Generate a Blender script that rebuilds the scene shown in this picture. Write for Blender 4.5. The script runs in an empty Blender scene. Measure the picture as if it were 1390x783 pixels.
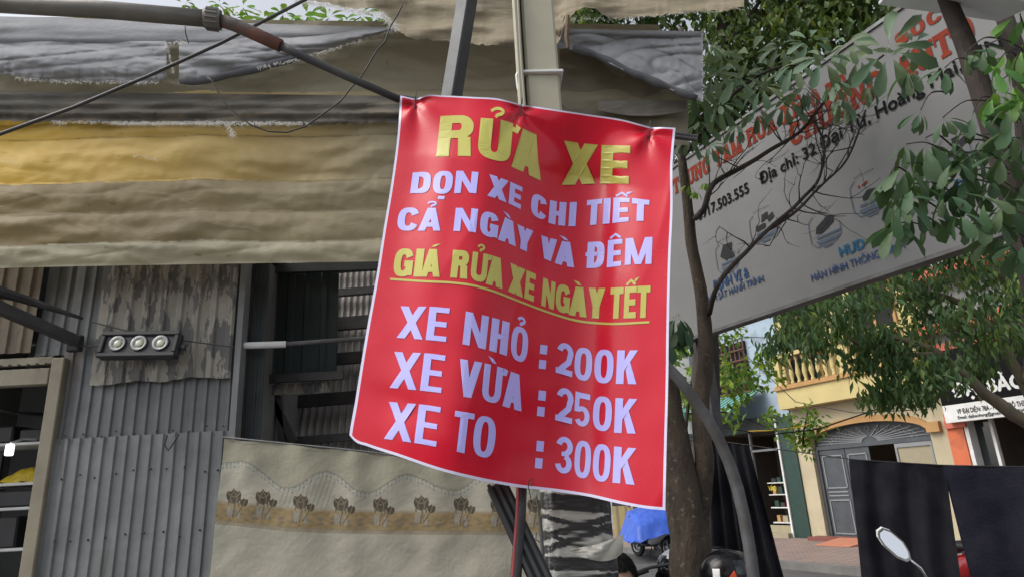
import bpy, math, random
import numpy as np
from mathutils import Vector, Matrix, noise, geometry
rnd = random.Random(7)
SC = bpy.context.scene
COL = SC.collection
# ------------------------------------------------------------------ camera
FPX, CX, CY = 900.0, 695.0, 391.5
PITCH, ROLL = math.radians(17), math.radians(3)
CAM = np.array([0, 0, 1.55])
FW = np.array([0, math.cos(PITCH), math.sin(PITCH)])
_u0 = np.array([0, -math.sin(PITCH), math.cos(PITCH)]); _r0 = np.array([1., 0, 0])
RT = _r0 * math.cos(ROLL) - _u0 * math.sin(ROLL)
UP = _u0 * math.cos(ROLL) + _r0 * math.sin(ROLL)
cd = bpy.data.cameras.new('camera'); cam = bpy.data.objects.new('camera', cd); COL.objects.link(cam)
cd.sensor_width = 36; cd.lens = FPX / 1390 * 36; cd.clip_start = 0.05; cd.clip_end = 500
M = Matrix(((RT[0], UP[0], -FW[0], CAM[0]), (RT[1], UP[1], -FW[1], CAM[1]), (RT[2], UP[2], -FW[2], CAM[2]), (0, 0, 0, 1)))
cam.matrix_world = M
SC.camera = cam
# ------------------------------------------------------------------ light
SUN_EL, SUN_AZ = math.radians(48), math.radians(-104)      # azimuth from +Y towards +X
w = bpy.data.worlds.new('World'); SC.world = w; w.use_nodes = True
nt = w.node_tree; nt.nodes.clear()
sky = nt.nodes.new('ShaderNodeTexSky'); sky.sky_type = 'NISHITA'; sky.sun_disc = False
sky.sun_elevation = SUN_EL; sky.sun_rotation = SUN_AZ; sky.dust_density = 3.0; sky.air_density = 1.0
hs = nt.nodes.new('ShaderNodeHueSaturation'); hs.inputs['Saturation'].default_value = 0.28; hs.inputs['Value'].default_value = 1.0
bg = nt.nodes.new('ShaderNodeBackground'); bg.inputs[1].default_value = 0.13
out = nt.nodes.new('ShaderNodeOutputWorld')
nt.links.new(sky.outputs[0], hs.inputs['Color']); nt.links.new(hs.outputs[0], bg.inputs[0]); nt.links.new(bg.outputs[0], out.inputs[0])
sl = bpy.data.lights.new('sun', 'SUN'); sl.energy = 1.05; sl.angle = math.radians(40); sl.color = (1, .95, .86)
sun = bpy.data.objects.new('sun', sl); COL.objects.link(sun)
sdir = Vector((math.sin(SUN_AZ) * math.cos(SUN_EL), math.cos(SUN_AZ) * math.cos(SUN_EL), math.sin(SUN_EL)))
sun.rotation_euler = sdir.to_track_quat('Z', 'Y').to_euler(); sun.location = (-5, 2, 12)
vs = SC.view_settings; vs.view_transform = 'Standard'; vs.look = 'None'; vs.gamma = 1; vs.use_curve_mapping = False; vs.exposure = 0.8
SC.cycles.max_bounces = 6; SC.cycles.transparent_max_bounces = 12
# ------------------------------------------------------------------ helpers
def ray(px, py): return RT * (px - CX) / FPX + UP * (CY - py) / FPX + FW
def P(px, py, y):                       # point of the photograph's ray at world depth y
    d = ray(px, py); return CAM + d * (y / d[1])
def G(px, py, z=0.0):
    d = ray(px, py); return CAM + d * ((z - CAM[2]) / d[2])
def PL(px, py, o, n):
    d = ray(px, py); return CAM + d * (np.dot(o - CAM, n) / np.dot(d, n))
def interp(pts, x):
    return float(np.interp(x, [p[0] for p in pts], [p[1] for p in pts]))
def smooth(pts):                        # monotone-ish cubic through points
    xs = np.array([p[0] for p in pts], float); ys = np.array([p[1] for p in pts], float)
    m = np.gradient(ys, xs)
    def f(x):
        i = int(np.clip(np.searchsorted(xs, x) - 1, 0, len(xs) - 2)); h = xs[i + 1] - xs[i]; t = (x - xs[i]) / h
        if t < 0 or t > 1: t0 = 0 if t < 0 else 1; return float(ys[i + t0] + m[i + t0] * (x - xs[i + t0]))
        return float((2*t**3-3*t**2+1)*ys[i] + (t**3-2*t**2+t)*h*m[i] + (-2*t**3+3*t**2)*ys[i+1] + (t**3-t**2)*h*m[i+1])
    return f
def nz(x, y, z=0.0): return noise.noise(Vector((x, y, z)))
def V3(p): return Vector((float(p[0]), float(p[1]), float(p[2])))

class MB:                               # collects shapes for ONE mesh
    def __init__(s): s.v = []; s.f = []; s.c = []; s.mi = []; s.cur = (1, 1, 1, 1); s.m = 0; s.xf = None
    def add(s, vs_, fs):
        b = len(s.v)
        for p in vs_:
            p = (float(p[0]), float(p[1]), float(p[2]))
            s.v.append(tuple(s.xf(*p)) if s.xf else p); s.c.append(s.cur)
        for f in fs: s.f.append(tuple(i + b for i in f)); s.mi.append(s.m)
        return s
    def box(s, c, d, rz=0.0, rot=None):
        R_ = rot if rot is not None else Matrix.Rotation(rz, 3, 'Z')
        c = V3(c); vs_ = []
        for i in (-1, 1):
            for j in (-1, 1):
                for k in (-1, 1): vs_.append(c + R_ @ Vector((i * d[0] / 2, j * d[1] / 2, k * d[2] / 2)))
        return s.add(vs_, [(0,1,3,2),(4,6,7,5),(0,4,5,1),(2,3,7,6),(0,2,6,4),(1,5,7,3)])
    def bb(s, x0, x1, y0, y1, z0, z1): return s.box(((x0+x1)/2,(y0+y1)/2,(z0+z1)/2), (abs(x1-x0),abs(y1-y0),abs(z1-z0)))
    def cbox(s, c, d, b=0.008, rot=None):      # chamfered box
        R_ = rot if rot is not None else Matrix.Identity(3)
        c = V3(c); x, y, z = d[0]/2, d[1]/2, d[2]/2; vs_ = []; idx = {}
        for i in (-1,1):
            for j in (-1,1):
                for k in (-1,1):
                    for a in range(3):
                        q = [i*(x-b), j*(y-b), k*(z-b)]; q[a] = (i*x, j*y, k*z)[a]
                        idx[i,j,k,a] = len(vs_); vs_.append(c + R_ @ Vector(q))
        fs = []
        for a in range(3):
            o = [t for t in range(3) if t != a]
            for sg in (-1,1):
                q = []
                for (p1,p2) in ((-1,-1),(1,-1),(1,1),(-1,1)):
                    kk = [0,0,0]; kk[a] = sg; kk[o[0]] = p1; kk[o[1]] = p2; q.append(idx[kk[0],kk[1],kk[2],a])
                fs.append(tuple(q if (sg > 0) == (a != 1) else q[::-1]))
        for a in range(3):
            o = [t for t in range(3) if t != a]
            for p1 in (-1,1):
                for p2 in (-1,1):
                    q = []
                    for (sg, ax) in ((-1,o[0]),(1,o[0]),(1,o[1]),(-1,o[1])):
                        kk = [0,0,0]; kk[a] = sg; kk[o[0]] = p1; kk[o[1]] = p2; q.append(idx[kk[0],kk[1],kk[2],ax])
                    fs.append(tuple(q))
        for i in (-1,1):
            for j in (-1,1):
                for k in (-1,1): fs.append((idx[i,j,k,0],idx[i,j,k,1],idx[i,j,k,2]))
        return s.add(vs_, fs)
    def bar(s, a, b, wx, wz=None, up=(0,0,1), ch=None):    # square bar from a to b
        a, b = V3(a), V3(b); wz = wz or wx; d = b - a; L = d.length; d.normalize()
        x = d.cross(V3(up)).normalized(); z = x.cross(d).normalized()
        R_ = Matrix((x, d, z)).transposed()
        if ch: return s.cbox((a+b)/2, (wx, L, wz), ch, R_)
        return s.box((a+b)/2, (wx, L, wz), rot=R_)
    def tube(s, pts, r, n=8, cap=True, wob=0.0):
        pts = [V3(p) for p in pts]; N = len(pts); rs = r if hasattr(r, '__len__') else [r]*N
        vs_ = []; prev = None
        for i, p in enumerate(pts):
            t = (pts[min(i+1,N-1)] - pts[max(i-1,0)]).normalized()
            if prev is None:
                ref = Vector((0,0,1)) if abs(t.z) < .9 else Vector((1,0,0)); x = t.cross(ref).normalized()
            else: x = (prev - t * prev.dot(t)).normalized()
            prev = x; y = t.cross(x)
            for k in range(n):
                a = 2*math.pi*k/n; rr = rs[i]
                if wob: rr *= 1 + wob * nz(p.x*9+math.cos(a)*1.3, p.z*6+math.sin(a)*1.3, p.y*6)
                vs_.append(p + x*(math.cos(a)*rr) + y*(math.sin(a)*rr))
        fs = [(i*n+k, i*n+(k+1)%n, (i+1)*n+(k+1)%n, (i+1)*n+k) for i in range(N-1) for k in range(n)]
        if cap: fs += [tuple(range(n))[::-1], tuple(range((N-1)*n, N*n))]
        return s.add(vs_, fs)
    def lathe(s, prof, c=(0,0,0), n=20, rot=None, cap=True):   # prof: (r,z)
        R_ = rot or Matrix.Identity(3); c = V3(c); vs_ = []
        for r, z in prof:
            for k in range(n):
                a = 2*math.pi*k/n; vs_.append(c + R_ @ Vector((r*math.cos(a), r*math.sin(a), z)))
        m = len(prof); fs = [(i*n+k, i*n+(k+1)%n, (i+1)*n+(k+1)%n, (i+1)*n+k) for i in range(m-1) for k in range(n)]
        if cap: fs += [tuple(range(n))[::-1], tuple(range((m-1)*n, m*n))]
        return s.add(vs_, fs)
    def sphere(s, c, r, n=12, m=8, rot=None):
        r = r if hasattr(r, '__len__') else (r,r,r); R_ = rot or Matrix.Identity(3); c = V3(c); vs_ = []
        for i in range(m+1):
            t = math.pi*i/m
            for k in range(n):
                a = 2*math.pi*k/n
                vs_.append(c + R_ @ Vector((r[0]*math.sin(t)*math.cos(a), r[1]*math.sin(t)*math.sin(a), r[2]*math.cos(t))))
        return s.add(vs_, [(i*n+k, (i+1)*n+k, (i+1)*n+(k+1)%n, i*n+(k+1)%n) for i in range(m) for k in range(n)])
    def grid(s, nu, nv, f, colf=None, skip=None):
        vs_ = []; b = len(s.v)
        for j in range(nv+1):
            for i in range(nu+1):
                vs_.append(f(i/nu, j/nv))
        fs = [(j*(nu+1)+i, j*(nu+1)+i+1, (j+1)*(nu+1)+i+1, (j+1)*(nu+1)+i) for j in range(nv) for i in range(nu) if not (skip and skip((i+.5)/nu, (j+.5)/nv))]
        s.add(vs_, fs)
        if colf:
            for j in range(nv+1):
                for i in range(nu+1): s.c[b+j*(nu+1)+i] = colf(i/nu, j/nv)
        return s
    def prism(s, poly, y0, y1, f=lambda x, y, z: (x, y, z)):    # polygon (x,z) swept in y
        n = len(poly); vs_ = [f(x, y0, z) for x, z in poly] + [f(x, y1, z) for x, z in poly]
        fs = [tuple(range(n)), tuple(range(n, 2*n))[::-1]] + [(i, i+n, (i+1)%n+n, (i+1)%n) for i in range(n)]
        return s.add(vs_, fs)
    def build(s, name, mats, parent=None, sm=False, origin=None, col=False, label=None, noautoorig=False):
        me = bpy.data.meshes.new(name)
        v = np.array(s.v, dtype=float).reshape(-1, 3)
        if parent is None and origin is None and len(v) and not noautoorig:
            lo, hi = v.min(0), v.max(0); origin = ((lo[0]+hi[0])/2, (lo[1]+hi[1])/2, lo[2])
        if parent is None and origin is not None: v = v - np.array(origin)
        if parent is not None:
            im = np.array(parent['_m'].to_list() if hasattr(parent['_m'], 'to_list') else list(parent['_m'])).reshape(4, 4) if '_m' in parent else np.eye(4)
            v = v @ im[:3, :3].T + im[:3, 3]
        me.from_pydata(v.tolist(), [], s.f)
        mats = mats if isinstance(mats, (list, tuple)) else [mats]
        for m in mats: me.materials.append(m)
        if len(mats) > 1: me.polygons.foreach_set('material_index', s.mi)
        if sm: me.polygons.foreach_set('use_smooth', [True]*len(me.polygons))
        if col:
            a = me.color_attributes.new('Col', 'FLOAT_COLOR', 'POINT'); a.data.foreach_set('color', np.array(s.c, dtype=np.float32).ravel())
        me.update()
        o = bpy.data.objects.new(name, me); COL.objects.link(o)
        if parent is not None:
            o.parent = parent
            if '_m' in parent: o['_m'] = list(parent['_m'])      # sub-parts share the thing's frame
        elif origin is not None: o.location = origin
        if label: o['label'] = label
        if name == 'frayed_fibre': o['kind'] = 'stuff'
        return o
def tag(o, label=None, cat=None, group=None, kind=None):
    for k, v in (('label', label), ('category', cat), ('group', group), ('kind', kind)):
        if v: o[k] = v
    return o
def thing(name, label, cat, loc=(0,0,0), rz=0.0, group=None, local=False):
    """an Empty at the base; parts given in world coordinates unless local"""
    o = bpy.data.objects.new(name, None); COL.objects.link(o); o.empty_display_size = .1
    o.location = [float(c) for c in loc]; o.rotation_euler = (0, 0, rz)
    if not local:
        m = (Matrix.Translation(V3(loc)) @ Matrix.Rotation(rz, 4, 'Z')).inverted()
        o['_m'] = [m[i][j] for i in range(4) for j in range(4)]
    return tag(o, label, cat, group)
def copy_tree(o, parent=None):
    c = o.copy(); COL.objects.link(c)
    if parent: c.parent = parent
    for ch in list(o.children): copy_tree(ch, c)
    return c
# ------------------------------------------------------------------ materials
def mk(name, c1, c2=None, scale=6.0, rough=.7, bump=0.0, bscale=None, metal=0.0, stretch=(1,1,1), contrast=(.35,.65), attr=False,
       trans=0.0, spec=.5, coat=0.0, c3=None, s3=2.0, k3=(.55,.7), detail=6.0, st3=None, back=None, bstretch=None):
    m = bpy.data.materials.new(name); m.use_nodes = True; t = m.node_tree; N = t.nodes; L = t.links
    b = N['Principled BSDF']; b.inputs['Roughness'].default_value = rough; b.inputs['Metallic'].default_value = metal
    b.inputs['Specular IOR Level'].default_value = spec; b.inputs['Coat Weight'].default_value = coat
    tc = N.new('ShaderNodeTexCoord'); mp = N.new('ShaderNodeMapping'); mp.inputs['Scale'].default_value = stretch; L.new(tc.outputs['Object'], mp.inputs[0])
    colr = None
    def nois(sc, vec, det=detail):
        n = N.new('ShaderNodeTexNoise'); n.inputs['Scale'].default_value = sc; n.inputs['Detail'].default_value = det; n.inputs['Roughness'].default_value = .6; L.new(vec, n.inputs[0]); return n
    def ramp(fac, lo, hi):
        r = N.new('ShaderNodeMapRange'); r.inputs[1].default_value = lo; r.inputs[2].default_value = hi; L.new(fac, r.inputs[0]); return r.outputs[0]
    def mix(fac, a, bb, mode='MIX'):
        x = N.new('ShaderNodeMix'); x.data_type = 'RGBA'; x.blend_type = mode
        if hasattr(fac, 'is_linked'): L.new(fac, x.inputs[0])
        else: x.inputs[0].default_value = fac
        for s_, i in ((a, 6), (bb, 7)):
            if hasattr(s_, 'is_linked'): L.new(s_, x.inputs[i])
            else: x.inputs[i].default_value = (*s_[:3], 1)
        return x.outputs[2]
    base = (*c1, 1)
    if c2 is not None:
        n1 = nois(scale, mp.outputs[0]); colr = mix(ramp(n1.outputs[0], *contrast), c1, c2)
        L.new(ramp(n1.outputs[0], .3, .7), N.new('ShaderNodeMath').inputs[0])
        rr = N.new('ShaderNodeMapRange'); rr.inputs[3].default_value = max(0, rough-.1); rr.inputs[4].default_value = min(1, rough+.12)
        L.new(n1.outputs[0], rr.inputs[0]); L.new(rr.outputs[0], b.inputs['Roughness'])
    if c3 is not None:
        mp3 = N.new('ShaderNodeMapping'); mp3.inputs['Scale'].default_value = st3 or (1,1,1); mp3.inputs['Location'].default_value = (3.1,7.7,1.3); L.new(tc.outputs['Object'], mp3.inputs[0])
        n3 = nois(s3, mp3.outputs[0], 8); colr = mix(ramp(n3.outputs[0], *k3), colr if colr else c1, c3)
    if attr:
        at = N.new('ShaderNodeAttribute'); at.attribute_name = 'Col'
        colr = mix(1.0, colr if colr else c1, at.outputs[0], 'MULTIPLY')
    if colr: L.new(colr, b.inputs['Base Color'])
    else: b.inputs['Base Color'].default_value = base
    if bump:
        mb_ = N.new('ShaderNodeMapping'); mb_.inputs['Scale'].default_value = bstretch or stretch; L.new(tc.outputs['Object'], mb_.inputs[0])
        nb = nois(bscale or scale*3, mb_.outputs[0]); bp = N.new('ShaderNodeBump'); bp.inputs['Strength'].default_value = bump; bp.inputs['Distance'].default_value = .02
        L.new(nb.outputs[0], bp.inputs['Height']); L.new(bp.outputs[0], b.inputs['Normal'])
    if trans:
        tr = N.new('ShaderNodeBsdfTranslucent'); ms = N.new('ShaderNodeMixShader'); ms.inputs[0].default_value = trans
        if colr:
            br = N.new('ShaderNodeMix'); br.data_type = 'RGBA'; br.blend_type = 'MULTIPLY'; br.inputs[0].default_value = 1
            L.new(colr, br.inputs[6]); br.inputs[7].default_value = (1.25, 1.25, .8, 1) if name.startswith('leaf') else (1.1,1.1,1,1); L.new(br.outputs[2], tr.inputs[0])
        else: tr.inputs[0].default_value = base
        o = N['Material Output']; L.new(b.outputs[0], ms.inputs[1]); L.new(tr.outputs[0], ms.inputs[2]); L.new(ms.outputs[0], o.inputs[0])
    return m
def srgb(r, g, b):
    f = lambda c: c/12.92 if c <= .04045 else ((c+.055)/1.055)**2.4
    return (f(r/255), f(g/255), f(b/255))
m_black = mk('black_plastic', (.018,.018,.02), (.035,.035,.038), 9, .45)
m_rubber = mk('rubber', (.016,.016,.016), (.03,.03,.03), 12, .75)
m_dark_steel = mk('dark_steel', (.035,.035,.04), (.075,.07,.065), 7, .5, .15, metal=.2)
m_steel = mk('weathered_steel', (.16,.165,.17), (.09,.085,.08), 5, .5, .1, metal=.35)
m_chrome = mk('chrome', (.7,.7,.72), None, rough=.12, metal=1)
m_white = mk('white_paint', (.75,.75,.74), (.62,.62,.6), 4, .5)
m_rust = mk('rust', (.18,.06,.035), (.1,.05,.04), 14, .85, .4)
m_wood = mk('wood', (.16,.1,.06), (.08,.05,.03), 6, .8, .3, stretch=(1,1,.15))
m_glass_dark = mk('dark_glass', (.02,.025,.028), None, rough=.06, spec=.7)
m_cable = mk('cable_black', (.02,.02,.02), None, rough=.6)
# ------------------------------------------------------------------ ground
m_ground = mk('asphalt', (.09,.088,.085), (.055,.055,.055), 1.2, .9, .3, 60, c3=(.13,.125,.115), s3=.5, k3=(.5,.75))
b = MB(); b.add([(-150,-60,-.12),(150,-60,-.12),(150,250,-.12),(-150,250,-.12)], [(0,1,2,3)])
tag(b.build('ground', m_ground, noautoorig=True), kind='structure')
m_conc = mk('concrete', (.2,.195,.185), (.14,.135,.13), 2.5, .9, .25, 40, c3=(.09,.088,.08), s3=1.3)
b = MB(); b.bb(-12, 6, -8, 4.25, -.119, 0); tag(b.build('pavement', m_conc, noautoorig=True), kind='structure')
b = MB(); b.bb(-12, -.2, 4.25, 14, -.118, -.004); tag(b.build('yard', m_conc, noautoorig=True), kind='structure')
# ------------------------------------------------------------------ tin shack on the left, wall plane facing the camera
YW = 4.3
def xz(px, py, y=YW): p = P(px, py, y); return p[0], p[2]
def corrugated(b, x0, x1, z0, z1, y, pitch=.076, depth=.013, lean=0.0, ragged=0.0, nz_=14, seed=0):
    prof = [(0,0),(.52,0),(.62,1),(.9,1)]
    xs = []; n = int((x1-x0)/pitch)+1
    for i in range(n):
        for t, h in prof:
            x = x0+(i+t)*pitch
            if x <= x1: xs.append((x, h*depth))
    nu = len(xs)-1
    def f(u, v):
        i = min(int(round(u*nu)), nu); x, h = xs[i]
        zb = z0 + (ragged*nz(x*5, seed, 3.3) if ragged else 0)
        z = zb+(z1-zb)*v
        wob = .008*nz(x*2.3+seed, z*2.1, 1.7)
        return (x+lean*(z-z0), y-h+wob, z)
    b.grid(nu, nz_, f); return b
m_tin = mk('galvanised_tin', (.168,.173,.175), (.115,.12,.122), 3, .6, .15, 20, metal=.15, c3=(.12,.085,.06), s3=2.2, k3=(.6,.78), st3=(2,2,.35))
m_tin_low = mk('galvanised_tin_pale', (.225,.23,.23), (.155,.16,.162), 3, .6, .15, 20, metal=.15, c3=(.1,.075,.06), s3=2.6, k3=(.6,.75), st3=(2.5,2.5,.3))
m_peel = mk('peeling_painted_tin', (.33,.31,.265), (.235,.22,.19), 6, .8, .2, 30, c3=(.125,.12,.117), s3=5.0, k3=(.5,.516), st3=(2.6,2.6,.85))
m_beige_tin = mk('beige_tin', (.2,.165,.115), (.14,.115,.085), 4, .8, .2, c3=(.08,.07,.06), s3=4, st3=(2,2,.5))
m_beige = mk('beige_metal', (.27,.24,.175), (.2,.175,.13), 4, .6, .1, c3=(.12,.09,.06), s3=5, k3=(.6,.75))
m_dark_tin = mk('dark_green_tin', (.02,.032,.036), (.028,.04,.042), 3, .7)
m_strip_tin = mk('grey_blue_tin', (.06,.07,.075), (.04,.046,.05), 4, .65, c3=(.1,.085,.07), s3=3, k3=(.62,.75), st3=(2,2,.3))
shack = thing('tin_shack', 'shack of corrugated grey tin sheets with a beige framed doorway at the left edge', 'shack', (-2.4, 4.3, 0))
xl, zt = xz(82, 590); xr, _ = xz(314, 590); zmid = xz(200, 592)[1]; zup = xz(200, 350)[1]
b = MB(); corrugated(b, xl-.08, xr, -.0, zmid+.012, YW, seed=1); b.build('lower_wall_sheet', m_tin_low, shack, label='pale corrugated sheet with a seam across its top')
b = MB(); corrugated(b, xl-.06, xr, zmid-.02, zup+.1, YW+.012, seed=2); b.build('upper_wall_sheet', m_tin, shack)
x0, z0 = xz(122, 521, YW-.03); x1, _ = xz(322, 440, YW-.03)
b = MB(); corrugated(b, x0, x1, z0+.0, zup+.1, YW-.035, pitch=.115, depth=.016, ragged=.022, seed=4, nz_=24); b.build('peeling_patch_sheet', m_peel, shack, label='old tin sheet with pale paint peeling off in flakes')
x0, z0 = xz(-90, 490, YW); x1, _ = xz(52, 440, YW-.02)
b = MB(); corrugated(b, x0, x1, z0+.02, zup+.1, YW-.02, pitch=.1, seed=5); b.build('beige_sheet', m_beige_tin, shack, label='beige corrugated sheet above the doorway')
x0b = x1-.02; x1b, _ = xz(140, 440); b = MB(); corrugated(b, x0b, x1b, z0, zup+.1, YW+.025, pitch=.09, seed=6); b.build('grey_sheet', m_tin, shack)
b = MB(); b.bb(xr-.005, xr+.035, YW-.03, YW+.05, 0, zup+.1); b.build('corner_angle', m_tin_low, shack)
m_screw = mk('screw', (.03,.028,.026), None, rough=.7)
b = MB(); rs = random.Random(3)
for zz_ in (zmid+.03, zmid-.22, zmid-.6, .35):
    for k in range(10):
        x_ = xl+.05+(xr-xl-.1)*k/9.+rs.uniform(-.02,.02); b.sphere((x_, YW-.015, zz_+rs.uniform(-.02,.02)), (.007,.006,.007), 6, 4)
b.build('screws', m_screw, shack)
# doorway frame
jx0, jz = xz(62, 500); jx1, _ = xz(86, 500)
b = MB(); b.cbox(((jx0+jx1)/2+.045, YW-.01, jz/2+.03), ((jx1-jx0)*.72, .07, jz+.06), .006); b.build('door_jamb', m_beige, shack)
lz0 = xz(30, 527)[1]; lz1 = xz(30, 487)[1]
b = MB(); b.cbox((jx0-.75, YW-.0, (lz0+lz1)/2-.03), (1.6, .07, (lz1-lz0)*.55), .005)
b.cbox((jx0-.75, YW+.01, lz1-.02), (1.6, .05, .05), .005)
for k in range(26): b.box((jx0-1.5+k*.06, YW-.03, lz1-.045), (.035, .02, .012))
b.build('door_lintel', m_beige, shack)
m_int = mk('interior_wall', (.2,.2,.195), (.15,.15,.145), 2, .8)
b = MB(); b.bb(-5.2, xr, YW+2.6, YW+2.66, 0, 3.3); b.bb(-5.26, -5.2, YW+.1, YW+2.6, 0, 3.3); b.bb(xr-.03, xr+.02, YW+.06, YW+2.6, 0, 3.3); b.build('interior_wall', m_int, shack)
b = MB(); b.bb(-5.4, xr+.05, YW+.03, YW+2.8, zup+.1, zup+.16); b.build('roof', m_strip_tin, shack)
# interior shelf with goods
shx0, _ = xz(-60, 700, 5.2); shx1, _ = xz(52, 700, 5.2)
sh = thing('shelf_rack', 'white shelf rack with dark goods inside the shack doorway', 'shelf', (shx0+.4, 5.3, 0))
zs = [xz(20, y_, 5.2)[1] for y_ in (603, 657, 690, 745)]
for z_ in zs:
    b = MB(); b.cbox(((shx0+shx1)/2, 5.35, z_), (shx1-shx0, .4, .022), .004); b.build('shelf_board', m_white, sh)
for x_ in (shx0+.02, shx1-.02):
    for y_ in (5.17, 5.53):
        b = MB(); b.bb(x_-.015, x_+.015, y_-.015, y_+.015, 0, zs[0]+.15); b.build('upright', m_dark_steel, sh)
m_yel = mk('yellow_film', (.75,.55,.03), (.5,.36,.02), 20, .35, .5)
lb = ['small black box on the top shelf by the doorway','wide black case on the top shelf left of the small box','glossy black box on the middle shelf below the yellow bag','black carton on the lowest shelf in the doorway']
for i, (x_, z_, w_, h_) in enumerate([(shx1-.13, zs[0], .2, .1), (shx1-.42, zs[0], .28, .13), (shx1-.25, zs[2], .42, .12), (shx1-.3, zs[3], .34, .22)]):
    t = thing('goods_box', lb[i], 'box', (x_, 5.32, z_+.012), group='goods on the shelf in the doorway')
    b = MB(); b.cbox((x_, 5.3, z_+.013+h_/2), (w_, .25, h_), .012); b.build('carton', m_black, t)
    b = MB(); b.box((x_, 5.3, z_+.014+h_+.0), (w_*.9, .06, .004)); b.build('tape', m_dark_steel, t)
b = MB()
b.grid(16, 10, lambda u, v: (shx1-.36+.34*u, 5.2+.25*v, zs[1]+.015+.11*math.sin(math.pi*min(1,u*1.0))**.6*(math.sin(math.pi*v)**.5)+.02*nz(u*6, v*6)))
tag(b.build('yellow_bag', m_yel, sm=True), 'crumpled yellow plastic bag on the shelf in the doorway', 'bag')
m_lit = bpy.data.materials.new('lamp_face'); m_lit.use_nodes = True
m_lit.node_tree.nodes['Principled BSDF'].inputs['Emission Color'].default_value = (.95,1,.98,1); m_lit.node_tree.nodes['Principled BSDF'].inputs['Emission Strength'].default_value = 1.2
lp = P(13, 610, 5.0); t = thing('wall_lamp', 'small white lit lamp on an arm inside the shack doorway', 'lamp', lp)
b = MB(); b.cbox(lp, (.045, .05, .085), .008); b.build('lamp_face', m_lit, t)
b = MB(); b.tube([lp+np.array([0,0,.05]), lp+np.array([.02,.1,.085]), lp+np.array([.3,.6,.09])], .008); b.build('arm', m_white, t)
b = MB(); p0, p1 = P(-20, 550, 4.9), P(60, 562, 5.4); b.tube([p0, (p0+p1)/2-np.array([0,0,.02]), p1], .014); tag(b.build('ceiling_pipe', m_steel), 'thin grey pipe crossing inside the shack doorway', 'pipe')
# dark awning bracket at the left edge
t = thing('awning_bracket', 'dark folding awning bracket fixed on the tin wall by the doorway', 'bracket', P(100, 462, 4.25))
b = MB(); b.bar(P(-60, 392, 3.5), P(104, 463, 4.2), .06, .07, ch=.006); b.build('lower_arm', m_dark_steel, t)
b = MB(); pts = [P(-60, 378, 3.5), P(30, 405, 3.85), P(112, 432, 4.18)]; b.tube(pts, [.05, .03, .01], 8); b.build('upper_arm', m_dark_steel, t)
b = MB(); b.cbox(P(102, 466, 4.24), (.09, .05, .11), .008); b.build('wall_plate', m_rubber, t)
# floodlight
fc = P(190, 468, 4.12); rx = Matrix.Rotation(math.radians(2.2), 3, 'Y') @ Matrix.Rotation(math.radians(-12), 3, 'X')
fl = thing('floodlight', 'black three-lamp floodlight on the peeling tin wall', 'floodlight', fc)
def fp(x, y, z): return fc + np.array(rx @ Vector((x, y, z)))
W_, H_ = .50, .175
b = MB(); b.cbox(fp(0, .02, 0), (W_, .06, H_), .012, rx)
for (x_, z_, dx, dz) in ((0, H_/2-.014, W_, .028), (0, -H_/2+.014, W_, .028), (-W_/2+.014, 0, .028, H_-.056), (W_/2-.014, 0, .028, H_-.056)):
    b.cbox(fp(x_, -.018, z_), (dx, .022, dz), .005, rx)
b.build('housing', m_black, fl)
m_lens = mk('lens', (.6,.62,.45), None, rough=.15, spec=.8); m_refl = mk('reflector', (.26,.26,.25), (.2,.2,.2), 60, .25, metal=.9)
rl = rx @ Matrix.Rotation(math.radians(90), 3, 'X')
for i in (-1, 0, 1):
    c = fp(i*.138+.0, -.012, .006)
    b = MB(); b.lathe([(.052,.0),(.054,.006),(.05,.013),(.034,.004),(.024,.002)], c, 24, rl, cap=False); lm = b.build('lamp', m_refl, fl, sm=True)
    b = MB(); b.sphere(c+np.array(rx @ Vector((0,-.002,0))), (.026,.026,.012), 16, 8, rl); b.build('lens', m_lens, lm, sm=True)
b = MB(); b.cbox(fp(W_/2+.02, .02, -.01), (.04, .03, .035), .006, rx); b.cbox(fp(0, .08, .05), (.2, .08, .02), .004, rx); b.build('bracket', m_black, fl)
b = MB(); b.tube([P(100,468,4.2), P(120,470,4.19), P(136,468,4.16)], .005); b.tube([P(122,436,4.23), P(185,452,4.2), P(250,462,4.2), P(318,471,4.2)], .004); b.build('cable', m_cable, fl)
b = MB(); b.tube([P(227,590,4.26), P(223,602,4.24), P(228,611,4.24), P(236,600,4.25), P(243,588,4.26)], .005); tag(b.build('cable_loop', m_cable), 'short black cable loop hanging from the seam of the tin wall', 'cable')
# ------------------------------------------------------------------ gap beside the shack
g = thing('lean_to', 'dim lean-to of tin strips and a dark green panel right of the shack', 'shed', (-1.4, 4.8, 0))
x0, _ = xz(322, 480, 4.45); x1, _ = xz(338, 480, 4.45); x2, _ = xz(360, 480, 4.45)
b = MB(); corrugated(b, x0-.03, x2+.02, 0, 3.3, 4.45, pitch=.045, depth=.01); b.build('tin_strip', m_strip_tin, g)
b = MB(); b.bb(x1-.008, x1+.012, 4.4, 4.43, 0, 3.2); b.build('edge_post', m_dark_steel, g)
x0, zt_ = xz(352, 372, 4.9); x1, zb_ = xz(459, 507, 4.9)
b = MB(); corrugated(b, x0-.1, x1, zb_, zt_, 4.9, pitch=.13, depth=.012); b.build('dark_panel', m_dark_tin, g)
b = MB(); b.bar((x0-.3, 4.86, zt_+.03), (x1+.9, 4.86, zt_-.01), .05, .07); b.build('top_rail', m_strip_tin, g)
b = MB(); b.bar((x0-.1, 4.86, zb_-.02), (x1+.05, 4.86, zb_-.02), .05, .06); b.build('bottom_rail', m_dark_steel, g)
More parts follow.
